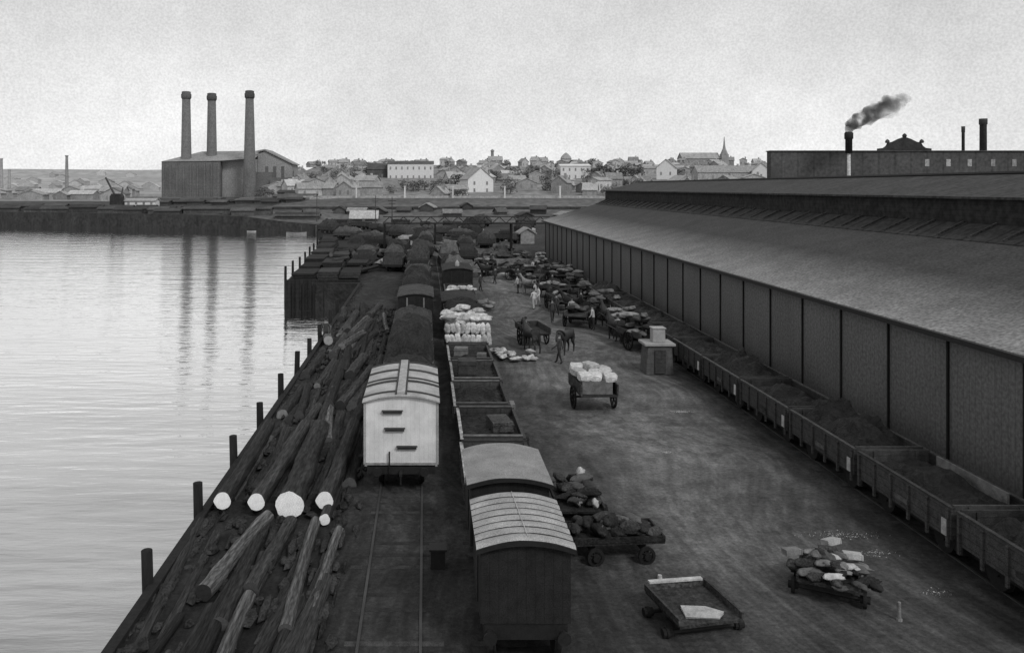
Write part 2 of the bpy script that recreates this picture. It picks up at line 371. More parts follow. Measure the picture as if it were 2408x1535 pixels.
# white louvred van -------------------------------------------------------
def arch(W, ze, rise, n=12, th=.07, over=.08):
    top = [(-W/2-over+(W+2*over)*i/n, ze+rise*(1-((i/n-.5)*2)**2)) for i in range(n+1)]
    return top+[(x, z-th) for x, z in top[::-1]]
t = thing('louvred_van','tall white boarded van with panelled white roof and three dark end louvres','railway van',(-.83,27.8,0))
Ln, W, zf, ze = 5.0, 2.5, .98, 3.18
running_gear(t, Ln, W, zf)
body = [(-W/2,zf),(W/2,zf)]+[(W/2-W*i/10, ze+.2*(1-((i/10-.5)*2)**2)-.08) for i in range(11)]
MB().prism(body,0,Ln).build('body', M['white'], t)
MB().prism(arch(W,ze,.22),-.14,Ln+.14).build('roof', M['whiteroof'], t, bevel=.01)
for s in (-1,1): MB().box(s*W/2-.04 ,s*W/2+.04,-.03,-.004,zf,ze-.08).build('corner_post', M['rooflite'], t)
MB().box(-W/2,W/2,-.06,-.004,zf-.05,zf+.06).build('sill_beam', M['crate'], t)
pr = [(x,z+.05) for x,z in arch(W,ze,.22,12,.075)[:13]]
for yy, w in ((.3,.08),(1.8,.14),(2.3,.06),(3.6,.14),(4.9,.08)):
    b = pr + [(x,z-.045) for x,z in pr[::-1]]
    MB().prism(b,yy-w/2,yy+w/2).build('roof_batten', M['batten'], t)
MB().box(-.14,.14,-.1,Ln+.1,ze+.22,ze+.3).build('roof_plank', M['pale'], t)
for s in (-1,1): MB().box(s*.18-.02,s*.18+.02,-.1,Ln+.1,ze+.19,ze+.28).build('plank_edge', M['batten'], t)
for (px_, pz) in ((-.3,2.78),(-.22,2.18),(.2,1.56)):
    m = MB().box(px_-.33,px_+.33,-.09,-.003,pz-.05,pz+.04)
    m.box(px_-.36,px_+.36,-.14,-.003,pz+.043,pz+.065)
    m.build('louvre', M['batten'], t)
MB().box(-.05,.05,-.5,0,.72,.82).tube((0,-.45,.8),(0,-.45,.45),.03,n=6).build('coupling', M['iron'], t)
MB().tube((-.4,-.12,.7),(-.4,-.12,1.45),.03,n=6).build('brake_pipe', M['iron'], t)

# arched vans ------------------------------------------------------------
def arched_van(label, y, Ln, ribs, mat, W=1.98, cx=2.2):
    t = thing('arched_van', label, 'railway van', (cx,y,0))
    zf, ze = .95, 2.62
    running_gear(t, Ln, W, zf)
    MB().prism([(-W/2,zf),(W/2,zf)]+[(W/2-W*i/10, ze+.2*(1-((i/10-.5)*2)**2)-.07) for i in range(11)],0,Ln).build('body', M['vanend'], t)
    n, ny = 16, max(ribs,3)*6; vs=[]; fs=[]
    zr = lambda u,v: ze+.2*(1-u*u)+.015*noise.noise(Vector((u*2,v*4,y)))+((abs(math.sin(v*PI*ribs))**.6)*.05 if ribs>4 else 0)
    for j in range(ny+1):
        v = j/ny
        for i in range(n+1):
            u = i/n*2-1; vs.append((u*(W/2+.1), -.12+v*(Ln+.24), zr(u,v)))
    for j in range(ny):
        for i in range(n): fs.append((j*(n+1)+i,j*(n+1)+i+1,(j+1)*(n+1)+i+1,(j+1)*(n+1)+i))
    MB().add(vs,fs).build('roof', mat, t, smooth=False)
    MB().prism(arch(W,ze-.01,.2,16,.1,.11),-.15,-.121).build('fascia', M['iron'], t)
    if ribs > 4:
        for k in range(1,ribs):
            yk = -.12+(Ln+.24)*k/ribs
            p = [(x,z+.022) for x,z in arch(W,ze,.2,12,.03,.1)[:13]]
            MB().prism(p+[(x,z-.05) for x,z in p[::-1]], yk-.025, yk+.025).build('roof_rib', M['tarpmid'], t)
        MB().tube((.04,.0,ze+.268),(-.04,Ln,ze+.268),.009,n=6).build('ridge_rope', M['pale'], t)
    for s in (-1,1):
        MB().box(s*(W/2+.012)-.01,s*(W/2+.012)+.01,Ln*.3,Ln*.7,zf+.1,ze-.2).build('door', M['tarp'], t)
    return t
arched_van('nearest dark van with pale ribbed arched roof and a rope along its ridge',17.7,2.55,8,M['rooflite'])
arched_van('dark van with smooth grey arched roof behind the ribbed-roof van',21.5,2.7,3,M['roofgrey'],2.1,2.25)

# open trucks of the second track -----------------------------------------
ow = Proto(open_wagon('flat_wagon','x',4.0,2.3,.95,.3,'wood',False,rim='rim',endrim='sackdk'))
for k in range(5):
    lb = ['empty low-sided truck with pale left rim just behind the arched vans','second low-sided truck from the arched vans, beside the white van','third low-sided truck from the arched vans, with a pale rim','fourth low-sided truck from the arched vans, with a pale rim','low-sided truck with a pale rim directly before the white sack load'][k]
    ow.put((2.45+[0,.05,-.04,.03,0][k],25.2+4.5*k,0),0,lb)
    if k: coal(2.45,25.3+4.5*k,3.7,2.1,.98,[0,.12,.4,.15,.2][k],'low dark heap on the floor of the %s low-sided truck'%['first','second','third','fourth','fifth'][k],k*2.1)
for (x,y,z,sx,sy,sz,mt,lb,cat,nm) in [
    (2.1,40.6,1.1,.9,.8,.75,'sackdk','grey crate standing in the fourth low-sided truck','crate','crate'),
    (2.0,45.0,1.1,.75,.6,.5,'crate','pale square crate just below the white sack load','crate','crate'),
    (3.1,44.4,1.1,.5,.5,.3,'sackdk','low dark box on the right side of the truck before the sacks','box','box'),
    (2.9,31.5,1.1,.8,1.2,.4,'tarpmid','dark covered case in the second low-sided truck','case','wooden_case'),
    (1.9,27.3,1.03,.7,.9,.3,'tarpmid','dark flat case on the floor of the nearest low-sided truck','case','wooden_case'),
    (3.9,37.6,0,.5,.7,.5,'crate','grey crate on the ground right of the empty trucks','crate','crate'),
    (3.9,33.0,0,.6,.6,.4,'sackdk','dark crate on the ground beside the third low-sided truck','crate','crate'),
    (3.35,27.6,1.27,.8,.2,.06,'pale','pale loose plank lying on the right side of the nearest empty truck','plank','plank'),
    ]:
    m = MB().box(-sx/2,sx/2,-sy/2,sy/2,0,sz)
    m.box(-sx/2-.02,sx/2+.02,-sy/2-.02,-sy/2-.002,sz*.1,sz*.25).box(-sx/2-.02,sx/2+.02,-sy/2-.02,-sy/2-.002,sz*.7,sz*.85)
    tag(m.build(nm, M[mt], loc=(x,y,z), bevel=.015), lb, cat).rotation_euler=(0,0,rnd(-.2,.2))

# white sack load -----------------------------------------------------------
sk = []
for s in range(4):
    o = MB().lump((0,0,.2),(.27,.5,.17),s+1,.22,12,8,1.8).build('sack', M['sack'], None, True, (0,0,-50)); tag(o,'x','sack'); sk.append(o)
used = set()
def sack(x,y,z,rz,label,group,sc=1,mat=None,rx=0):
    s = random.randrange(4); o = sk[s]
    if s in used or mat:
        o = o.copy(); C.objects.link(o)
        if mat: o.data = o.data.copy(); o.data.materials[0] = mat
    else: used.add(s)
    o.location=(x,y,z); o.rotation_euler=(rx,rnd(-.25,.25),rz); o.scale=(sc,sc*rnd(.85,1.15),sc*rnd(.8,1.15)); tag(o,label,'sack',group); return o
w2 = open_wagon('flat_wagon','low-sided truck carrying the tall load of white sacks',5.5,2.4,.95,.3,'wood',False); w2.location=(2.5,47.8,0)
for lay in range(2):
    for i in range(9):
        o=sack(1.35+i*.3, 48.2+.25*lay, 1.45+lay*.62, 0, 'upright bulging white sack in the tall load on the middle track', 'white sacks of the tall truck load', .72)
        o.rotation_euler=(PI/2-.15+rnd(-.2,.2),rnd(-.3,.3),rnd(-.2,.2)); o.location.z-=.05
for j in range(0,4):
    for i in range(5): sack(1.45+i*.52+rnd(-.1,.1), 48.7+j*1.1, 2.25+rnd(-.08,.2)+(.15 if i==2 else 0), PI/2+rnd(-.6,.6), 'white sack lying on top of the tall truck load', 'white sacks on top of the tall load', 1.)
tag(MB().box(1.3,3.75,48.6,52.8,1.03,2.25).build('bagged_goods', M['sackdk']), 'dim inner bulk of bagged goods under the top white sacks','bagged goods')
for i in range(16):
    sack(4.3+rnd(0,2.3), 49.4+rnd(-1.0,1.6), rnd(0,.2), rnd(0,3), 'white sack dumped on the ground right of the tall load', 'white sacks on the ground', .8)

# tarpaulined and further trucks -------------------------------------------
def tarp(cx, ya, Ln, W, z, h, label, mat, seed, nm='tarpaulin'):
    nu, nv = 18, 26; vs=[]; fs=[]
    for j in range(nv+1):
        for i in range(nu+1):
            u=i/nu*2-1; v=j/nv*2-1
            a = (1-abs(u)**2.6)**.6*(1-abs(v)**4)**.5 if abs(u)<1 and abs(v)<1 else 0
            zz = a*h*(1+.45*noise.noise(Vector((u*2.2,v*3,seed)))+.12*abs(math.sin(v*6+seed)))+.1*noise.noise(Vector((u*7,v*10,seed)))
            vs.append((u*W/2*(1+.06*noise.noise(Vector((v*5,u,seed)))), (v+1)/2*Ln, zz))
    for j in range(nv):
        for i in range(nu): fs.append((j*(nu+1)+i,j*(nu+1)+i+1,(j+1)*(nu+1)+i+1,(j+1)*(nu+1)+i))
    return tag(MB().add(vs,fs).build(nm, M[mat], loc=(cx,ya,z), smooth=True), label, 'tarpaulin')
tw = Proto(open_wagon('open_wagon','x',5.2,2.4,.95,.8,'wood',False))
T1 = [(34.2,'directly behind the white van',.9,'tarp'),(40.0,'second behind the white van',1.4,'tarp'),(46.0,'third behind the white van',1.0,'tarp'),(52,'fourth behind the white van',.6,'tarpmid'),(64.5,'below the dark domed van',1.2,'tarp'),(70.3,'far left line, sixth behind the white van',.9,'tarp'),(76.5,'far left line, seventh behind the white van',1.0,'tarp')]
for y, lb, h, mt in T1:
    tw.put((-.83,y,0),0,'open truck on the left track, '+lb)
    tarp(-.83,y+.05,5.1,2.6,1.6,h,'dark tarpaulin over the truck '+lb,mt,y)
def small_van(x, y, Ln, W, zt, label, roofm, bodym='vanend', name='covered_van', rib='iron'):
    t = thing(name,label,'railway van',(x,y,0)); running_gear(t,Ln,W,.95)
    MB().prism([(-W/2,.95),(W/2,.95)]+[(W/2-W*i/8, zt+.2*(1-((i/8-.5)*2)**2)-.06) for i in range(9)],0,Ln).build('body', M[bodym], t)
    MB().prism(arch(W,zt,.22,10),-.1,Ln+.1).build('roof', roofm, t)
    for s in (-1,1):
        MB().box(s*(W/2+.012)-.01,s*(W/2+.012)+.01,Ln*.35,Ln*.65,1.05,zt-.15).build('door', M['tarpmid'], t)
        MB().box(s*.6-.05,s*.6+.05,-.03,-.003,1,zt-.1).build('end_rib', M[rib], t)
    return t
small_van(-.7,57.8,5.6,2.5,2.7,'dark van with grey roof and pale end ribs on the left track',M['tarpmid'],rib='crate')
small_van(2.6,61,5.2,2.6,1.9,'low van behind the tall sack load on the middle track',M['tarp'])
w = tw.put((2.6,55.2,0),0,'open truck immediately behind the tall sack load'); tarp(2.6,55.3,5.1,2.6,1.6,.8,'dark tarpaulin on the truck behind the tall sack load','tarp',3.3)
w = tw.put((2.9,67.6,0),0,'open truck loaded with pale goods on the middle track')
for i in range(9): sack(1.9+rnd(0,2.2),68.2+rnd(0,4),1.5+rnd(0,.2),rnd(0,3),'pale sack in the far truck of the middle track','pale sacks in the far truck',1.)
for i in range(5): sack(4.6+rnd(0,1.2),68.5+rnd(0,2.5),.0+rnd(0,.6),rnd(0,3),'pale bundle beside the far truck','pale bundles beside the far truck',1.1,M['crate'])
small_van(3.0,74,6,2.7,2.9,'dark domed-roof van with a small roof vent, far along the middle track',M['tarp'])
tag(MB().lathe([(.2,0),(.2,.3),(.05,.55)],10,(3,76,3.1)).build('roof_vent', M['pale']),'small pale ventilator on the dark domed-roof van','ventilator')
k=0
GR='distant dark wagons in the far yard'
random.seed(31)
far=[(-.9,84),(-.9,91),(3,83),(3,90),(3.2,99),(-4,100),(-4.2,108),(-8,104),(-8.3,112),(0,118),(6,112),(6.5,124),(-11,126),(-6,136),(2,140),(10,138),(-13,152),(-3,160),(9,158),(17,150),(-18,172),(-8,178),(6,182),(22,176),(14,196),(-14,200),(0,205),
 (-.9,98),(-.9,105),(-.9,111),(3.2,106),(3.2,113),(-4.2,116),(-4.2,123),(-8.4,119),(0,126),(0,133),(-4,130),(6.5,131),(10,146),(2,148),(-8,144),(-13,160),(-3,168),(3,172),(11,168),(16,160),(-20,182),(-25,205),(-12,190),(24,190),(8,205),(-20,215),(17,215),(28,210),(-5,215)]
for (x,y) in far:
    rz = rnd(-.06,.06) if y<135 else rnd(-.5,1.2)
    tw.put((x,y,0),rz,'small dark wagon among the crowded sidings of the far yard',GR)
    if k%3!=1: 
        o=tarp(0,0,5.1,2.6,0,rnd(.5,1.5),'dark cover heaped on a wagon in the far yard',random.choice(['tarp','tarpmid','sackdk']),y); o.location=(x,y,1.55); o.rotation_euler=(0,0,rz); o['group']='dark covers in the far yard'
    k+=1
for i in range(60):
    y=rnd(92,215); x=rnd(-9,15) if y<150 else rnd(-18,26)
    s=rnd(.4,1.4); o=MB().lump((0,0,s*.4),(s*1.6,s,s*.7),i,.4,9,6,2).build('goods_heap',random.choice([M['tarpmid'],M['sackdk'],M['sackdk'],M['crate'],M['pale']]),loc=(x,y,0)); tag(o,'rough heap of goods lying between the sidings of the far yard','goods heap','goods heaps in the far yard')

# ---------------------------------------------------------------- logs
random.seed(12)
lg = []
for s in range(6):
    t = thing('log','x','log'); r=.36
    m = MB(); nseg=18; nn=20; vs=[]; fs=[]
    for kk in range(nseg+1):
        for i in range(nn):
            a=2*PI*i/nn; amp=min(1,(.5+kk/nseg*4),(.5+(nseg-kk)/nseg*4))
            rr=r*(1-.14*kk/nseg)*(1+amp*(.24*noise.noise(Vector((math.cos(a)*1.6,math.sin(a)*1.6,kk*.4+s*9)))+.14*noise.noise(Vector((math.cos(a)*5,math.sin(a)*5,kk*1.4+s*9)))))
            vs.append((rr*math.cos(a)+.05*(math.sin(kk*.25+s)-math.sin(s)), kk/nseg, rr*math.sin(a)+.36))
    fs=[(kk*nn+i,kk*nn+(i+1)%nn,(kk+1)*nn+(i+1)%nn,(kk+1)*nn+i) for kk in range(nseg) for i in range(nn)]
    m.add(vs,fs).build('bark', M['barkpale'] if s==2 else M['bark'], t, True)
    MB().add(vs[:nn],[tuple(range(nn))[::-1]]).build('cut_end', M['sawndull'], t)
    MB().add(vs[-nn:],[tuple(range(nn))]).build('cut_end', M['sawndull'], t)
    lg.append(Proto(t))
def log(x,y,z,Ln,r,rz,label,group=None,pale=None,kind=None):
    p = lg[kind if kind is not None else random.choice([0,1,3,4,5])]
    o = p.put((x,y,z),rz,label,group,(r/.36,Ln,r/.36))
    if pale:
        for c in o.children:
            if c.name.startswith('cut_end'):
                c.data=c.data.copy(); c.data.materials[0]=M[pale]; c['label']='pale freshly sawn end'
    return o
for i in range(6): log(-5.4+i*.5,14.4+i*.3,-.12,5.6,.2,rnd(-.12,.08),'dark barked log in the bottom left spread nearest the camera','dark logs nearest the camera',None,i)
for (x,y,r,lb,z) in [(-6.45,25.7,.27,'medium log with pale sawn end beside the second mooring pile',.26),(-5.35,25.6,.27,'second pale-ended log from the wharf edge',.26),(-4.28,25.4,.44,'thickest log with the largest round pale sawn end',.06),(-3.2,25.7,.28,'pale-ended log nearest the white van track',.26),(-3.1,24.9,.17,'small pale-ended log below the rightmost sawn end',.1)]:
    log(x,y,z,rnd(8,9.5),r,rnd(-.03,.03),lb,None,'sawn')
log(-5.6,20.4,.05,4.8,.22,-.15,'grey log slanting below the second pale sawn end',None,None,2)
log(-3.25,18.8,.0,6.2,.18,.02,'long grey log slanting down from the thickest log end',None,None,2)
log(-2.75,19.8,-.08,4.8,.16,-.03,'grey log lying nearest the rails at lower left',None,None,2)
log(-4.5,20.8,-.15,4.4,.24,-.06,'short dark log in front of the thickest sawn end')
for (ya,yb,nrow,lay,gl,rr) in [(12.5,19,10,1,'near',.22),(17.5,25,8,1,'front',.2),(27,35,9,1,'mid',.24),(31,39,8,2,'mid',.24),(36.5,45,8,2,'mid',.25),(43,51,8,2,'mid',.25),(50,58,8,2,'far',.26),(57,65,8,2,'far',.26),(64,71,8,2,'far',.26)]:
    lab = {'near':'dark barked log in the bottom left spread nearest the camera','front':'dark barked log scattered around the slanting grey logs','mid':'dark barked log heaped between the wharf piles and the white van','far':'dark barked log in the farther wharf heap beside the tarpaulined trucks'}[gl]
    gr = {'near':'dark logs nearest the camera','front':'dark logs around the slanting grey logs','mid':'dark logs beside the white van','far':'dark logs in the farther wharf heap'}[gl]
    for l in range(lay):
        for i in range(nrow-l*4):
            x=-6.5+(i+1.9*l)*(4.2/nrow)+rnd(-.14,.14); r=rnd(.5,1.25)*rr
            o=log(x,ya+rnd(-1.6,1.8),l*.26-.22+rnd(0,.08),(yb-ya)*rnd(.6,1.0),r,rnd(-.13,.1),lab,gr,
                  'crate' if (gl in('far','mid') and random.random()<.12) else None, 2 if random.random()<.12 else None)
            o.rotation_euler.x = rnd(-.02,.025)
log(-6.3,52.5,.25,5,.3,.12,'pale grey log end jutting up beside the eighth mooring pile',None,'pale',2)
log(-5.2,50.2,.3,5,.26,-.2,'pale grey log near the middle of the farther wharf heap',None,'crate',2)
# timber stacks on the jutting wharf
for i,(x,y,w,l,h) in enumerate([(-14.9,90.6,2.6,6,.8),(-12.1,90.4,2.3,5,1.0),(-9.6,90.6,2.2,6,.9),(-15.2,98,2.4,6,.9),(-12.4,97.6,2.4,7,1.4),(-9.5,98.5,2.4,6,1.3),(-15.9,106,2.6,7,1.1),(-12.6,107,2.4,7,1.6),(-16.2,115,2.6,7,1.3),(-12.8,117,3,8,1.8),(-16.8,124,2.4,8,1.5),(-17.6,134,2.6,8,1.5)]):
    m=MB(); nl=max(3,int(h/.3))
    for k in range(nl):
        a=rnd(-.15,.15); m.box(a,w+a,rnd(-.2,.2),l+rnd(-.3,.3),.05+k*h/nl,.02+(k+1)*h/nl)
    tag(m.build('timber_stack',M['stack'],loc=(x,y,.0)),'low dark stack of sawn timber on the jutting wharf','timber stack','timber stacks on the jutting wharf').rotation_euler=(0,0,rnd(-.03,.05))
for i in range(16):
    log(rnd(-12.5,-6),rnd(92,118),rnd(.0,1.6),rnd(4,7),rnd(.2,.34),rnd(-.5,.3),'dark log lying across the timber on the jutting wharf','logs on the jutting wharf')
rb = MB()
for i in range(420):
    y = rnd(13,88); s=rnd(.04,.14); rb.lump((-6.98+rnd(-.12,.4),y,0),(s,s*rnd(1,3),s*.8),i,.4,6,4)
for i in range(900):
    y = rnd(13,70); rb.lump((rnd(-6.8,-2.1),y,rnd(0,.15)),(rnd(.04,.2),rnd(.1,.7),rnd(.03,.14)),i,.4,6,4)
tag(rb.build('wharf_rubble', M['bark']),'dark rubble and broken bark along the wharf edge','rubble',kind='stuff')
tag(MB().box(-7.22,-6.95,5,88,.003,.16).build('wharf_beam', M['pile']),'long dark edge beam of the near wharf','beam')
tag(MB().box(-.2,.2,-.2,.2,0,.5).box(-.24,.24,-.24,.24,.503,.56).build('signal_box', M['iron'], loc=(.35,22.4,0)),'small dark box standing between the two near tracks','box')

# ---------------------------------------------------------------- shed
SX, EZ = 18.5, 5.4
ya, yb = 12., 125.
t = thing('goods_shed','very long dark goods shed with posts along its wall and a raised roof monitor','shed',(0,0,0))
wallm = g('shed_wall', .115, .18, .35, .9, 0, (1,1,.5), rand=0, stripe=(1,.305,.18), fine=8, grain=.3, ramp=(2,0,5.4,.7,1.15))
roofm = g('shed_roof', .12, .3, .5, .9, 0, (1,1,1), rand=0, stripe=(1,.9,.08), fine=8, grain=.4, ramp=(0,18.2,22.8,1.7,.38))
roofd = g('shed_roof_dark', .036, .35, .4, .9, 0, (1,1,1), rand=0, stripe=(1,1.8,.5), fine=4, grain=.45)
louv = g('shed_louvre', .022, .4, .6, .9, .2, rand=0, stripe=(2,.3,.3), fine=3, grain=.5)
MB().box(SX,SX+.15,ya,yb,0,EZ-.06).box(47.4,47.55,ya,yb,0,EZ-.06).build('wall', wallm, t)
MB().prism([(SX+.15,0),(47.4,0),(47.4,5.3),(38.5,8.1),(38.5,9.8),(33,11.1),(27.8,9.8),(27.8,8.1),(SX+.15,5.3)],yb-.35,yb-.05).build('gable_wall', wallm, t)
def slope(x0,z0,x1,z1,th,name,mat):
    MB().prism([(x0,z0),(x1,z1),(x1,z1-th),(x0,z0-th)],ya,yb+.2).build(name, mat, t)
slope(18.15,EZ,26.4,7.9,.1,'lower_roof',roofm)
slope(26.35,7.93,28.0,8.7,.1,'roof_light_strip',roofd)
yy=ya+1
while yy<yb-1:
    MB().prism([(26.5,8.0),(27.9,8.68),(27.9,8.78),(26.5,8.1)],yy,yy+.1).build('roof_light_bar', M['tarpmid'], t); yy+=2.4
MB().box(27.9,28.1,ya,yb,8.6,10.05).build('monitor_louvre', louv, t)
slope(27.6,10.02,33,11.25,.12,'monitor_roof',g('monitor_roof',.045,.3,.4,.9,0,(1,1,1),rand=0,stripe=(1,1.8,.3),fine=4,grain=.45))
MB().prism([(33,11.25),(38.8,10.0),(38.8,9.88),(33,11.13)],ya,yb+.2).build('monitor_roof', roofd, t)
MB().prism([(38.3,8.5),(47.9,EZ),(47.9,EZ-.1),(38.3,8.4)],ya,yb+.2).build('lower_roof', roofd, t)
MB().box(38.2,38.35,ya,yb,8.3,9.95).build('monitor_louvre', louv, t)
MB().box(18.0,18.13,ya,yb+.2,EZ-.2,EZ-.02).build('gutter', M['iron'], t)
MB().tube((33,ya,11.3),(33,yb+.2,11.3),.12,n=6).build('ridge_cap', M['iron'], t)
d=21.2
while d < 124.5:
    MB().box(SX-.08,SX-.01,d-.04,d+.04,0,EZ-.21).build('post', M['pile'], t)
    d += 3.67

# ---------------------------------------------------------------- carts, horses, people
random.seed(44)
def spoked(r=.62):
    m = MB(); n=20
    for i in range(n):
        a=2*PI*i/n; b=2*PI*(i+1)/n
        m.add([(x,q*math.cos(w),q*math.sin(w)) for x in (-.04,.04) for q in (r,r-.08) for w in (a,b)],[(0,1,5,4),(2,6,7,3),(0,2,3,1),(4,5,7,6)])
    for i in range(10):
        a=2*PI*i/10; m.tube((0,.08*math.cos(a),.08*math.sin(a)),(0,(r-.07)*math.cos(a),(r-.07)*math.sin(a)),.025,n=5)
    m.tube((-.12,0,0),(.12,0,0),.1,n=8); return m
def cart(label, Ln=3.0, W=1.6, sides=.35, four=False, name='horse_cart', mat='wood', r=.62, shafts=True, floor='woodfl'):
    t = thing(name,label,'cart'); zp=r+.26
    MB().box(-W/2,W/2,-Ln/2,Ln/2,zp,zp+.07).build('platform', M[floor], t)
    if sides:
        for s in (-1,1): MB().box(s*W/2-.03,s*W/2+.03,-Ln/2,Ln/2,zp+.073,zp+.07+sides).build('side_board', M[mat], t)
        MB().box(-W/2+.033,W/2-.033,Ln/2-.05,Ln/2,zp+.073,zp+.07+sides).build('front_board', M[mat], t)
    for yy in ((-Ln*.28,Ln*.28) if four else (-.1,)):
        MB().tube((-W/2-.1,yy,r),(W/2+.1,yy,r),.05,n=6).box(-W/2+.2,W/2-.2,yy-.08,yy+.08,r+.06,zp-.003).build('axle', M['iron'], t)
        for s in (-1,1):
            o=spoked(r).build('wheel', M['pile'], t); o.location=(s*(W/2+.12),yy,r)
    if shafts:
        for s in (-1,1): MB().tube((s*.42,Ln/2-.2,zp-.03),(s*.34,Ln/2+2.2,1.05),.045,.035,6).build('shaft', M['wood'], t)
    return t
def skin(name, vs, es, rad, mat, parent, root=0, sub=1):
    me = bpy.data.meshes.new(name); me.from_pydata(vs, es, []); me.materials.append(mat)
    o = bpy.data.objects.new(name, me); C.objects.link(o)
    if parent: o.parent=parent
    md=o.modifiers.new('skin','SKIN'); md.use_smooth_shade=True
    for i,r in enumerate(rad): me.skin_vertices[0].data[i].radius = r if hasattr(r,'__len__') else (r,r)
    me.skin_vertices[0].data[root].use_root=True
    s=o.modifiers.new('s','SUBSURF'); s.levels=sub; s.render_levels=sub
    dg=bpy.context.evaluated_depsgraph_get(); nm=bpy.data.meshes.new_from_object(o.evaluated_get(dg)); o.modifiers.clear(); o.data=nm
    for p in nm.polygons: p.use_smooth=True
    return o
def horse(mat, label, down=0):
    t = thing('horse',label,'horse')
    if down: hd_=[(0,1.15,1.42),(0,1.42,1.45),(0,1.6,1.28),(0,1.68,1.0)]
    else: hd_=[(0,1.1,1.6),(0,1.3,1.85),(0,1.5,1.74),(0,1.68,1.48)]
    vs=[(0,-.75,1.25),(0,-.3,1.18),(0,.3,1.15),(0,.75,1.25)]+hd_
    es=[(0,1),(1,2),(2,3),(3,4),(4,5),(5,6),(6,7)]; ra=[(.27,.3),(.29,.3),(.28,.32),(.24,.3),(.13,.2),(.1,.13),(.09,.11),(.055,.065)]
    for s in (-1,1):
        b=len(vs); vs+=[(s*.17,.72,1.0),(s*.17,.74,.55),(s*.17,.72,.12),(s*.17,.78,.04)]; es+=[(3,b),(b,b+1),(b+1,b+2),(b+2,b+3)]; ra+=[.13,.075,.05,.065]
        b=len(vs); vs+=[(s*.18,-.75,.95),(s*.18,-.62,.72),(s*.18,-.88,.5),(s*.18,-.84,.12),(s*.18,-.78,.04)]; es+=[(0,b),(b,b+1),(b+1,b+2),(b+2,b+3),(b+3,b+4)]; ra+=[.18,.11,.07,.05,.065]
        b=len(vs); vs+=[(s*.07,hd_[1][1]-.03,hd_[1][2]+.17)]; es+=[(5,b)]; ra+=[.03]
    skin('body',vs,es,ra,mat,t,1)
    MB().tube((0,-1.02,1.3),(0,-1.16,.6),.07,.03,7,segs=3,jit=.1).build('tail',M['iron'],t,True)
    c=MB().lathe([(.26,-.05),(.31,0),(.26,.05)],12).build('collar',M['iron'],t,True); c.location=(0,.92,1.4); c.rotation_euler=(math.radians(60),0,0)
    return t
def cloth_mat(name, legs, shirt, skinv=.25):
    m, nt = new_mat(name); N=nt.nodes; L=nt.links
    out=N.new('ShaderNodeOutputMaterial'); b=N.new('ShaderNodeBsdfPrincipled'); b.inputs['Roughness'].default_value=.9
    tc=N.new('ShaderNodeTexCoord'); sp=N.new('ShaderNodeSeparateXYZ'); L.new(tc.outputs['Object'],sp.inputs[0])
    mr=N.new('ShaderNodeMapRange'); mr.inputs[2].default_value=1.8; L.new(sp.outputs[2],mr.inputs[0])
    r=N.new('ShaderNodeValToRGB'); r.color_ramp.interpolation='CONSTANT'; e=r.color_ramp.elements
    e[0].color=(.02,.02,.02,1); e[1].position=.06; e[1].color=(legs,)*3+(1,)
    for p,v in ((.53,shirt),(.835,skinv)): k=e.new(p); k.color=(v,v,v,1)
    L.new(mr.outputs[0],r.inputs[0]); L.new(r.outputs[0],b.inputs['Base Color']); L.new(b.outputs[0],out.inputs[0]); return m
def person(label, mat, stride=.15, bend=0):
    t=thing('person',label,'person')
    by=bend
    vs=[(0,0,.95),(0,by*.3,1.2),(0,by*.8,1.42),(0,by,1.55),(0,by*1.1,1.66),(0,by*1.1+.01,1.74)]
    es=[(0,1),(1,2),(2,3),(3,4),(4,5)]; ra=[(.16,.12),(.15,.11),(.17,.11),.055,(.085,.1),(.07,.085)]
    for s in (-1,1):
        b=len(vs); vs+=[(s*.1,0,.85),(s*.11,s*stride*.5+.03,.48),(s*.11,s*stride,.08),(s*.12,s*stride+.14,.04)]
        es+=[(0,b),(b,b+1),(b+1,b+2),(b+2,b+3)]; ra+=[.095,.065,.05,.045]
        b=len(vs); vs+=[(s*.21,by*.8,1.4),(s*.27,by*.8-s*.04,1.12),(s*.26,by*.8+.12-s*stride,.9),(s*.26,by*.8+.16-s*stride,.8)]
        es+=[(2,b),(b,b+1),(b+1,b+2),(b+2,b+3)]; ra+=[.06,.047,.035,.03]
    skin('body',vs,es,ra,mat,t,0,2)
    h=MB().lathe([(.17,0),(.17,.015),(.095,.02),(.1,.1),(.07,.13)],14).build('hat',M['iron'],t,True); h.location=(0,by*1.1,1.74)
    return t
PW=cloth_mat('clothes_white',.35,.5); PD=cloth_mat('clothes_dark',.02,.04); PM=cloth_mat('clothes_shirt',.02,.35)
pw=Proto(person('x',PW)); pdk=Proto(person('x',PD,.22)); pm=Proto(person('x',PM,.1,.12))
for pr_,x,y,rz,lb in [(pw,9.35,69.5,.4,'person in pale clothes standing left of the crowded carts'),(pw,10.0,71.5,2,'second person in pale clothes, just right of the first'),
    (pdk,8.0,48.2,1,'person in dark clothes walking right of the sacks on the ground'),(pdk,10.7,66,2.5,'person in dark clothes beside the piled carts'),
    (pm,11.6,64,3,'person in a white shirt bending by the piled carts'),(pdk,6.7,54,0,'person in dark clothes beyond the dumped sacks'),
    (pdk,-6.6,53.6,.5,'person in dark clothes standing by the piles on the wharf edge'),(pm,12.4,59.5,1.2,'person in a white shirt near the rear of the nearest piled cart'),
    (pm,9.2,80,1,'person in a white shirt farthest up the roadway'),(pdk,7.6,88,1,'person in dark clothes far up the roadway')]:
    pr_.put((x,y,0),rz,lb)
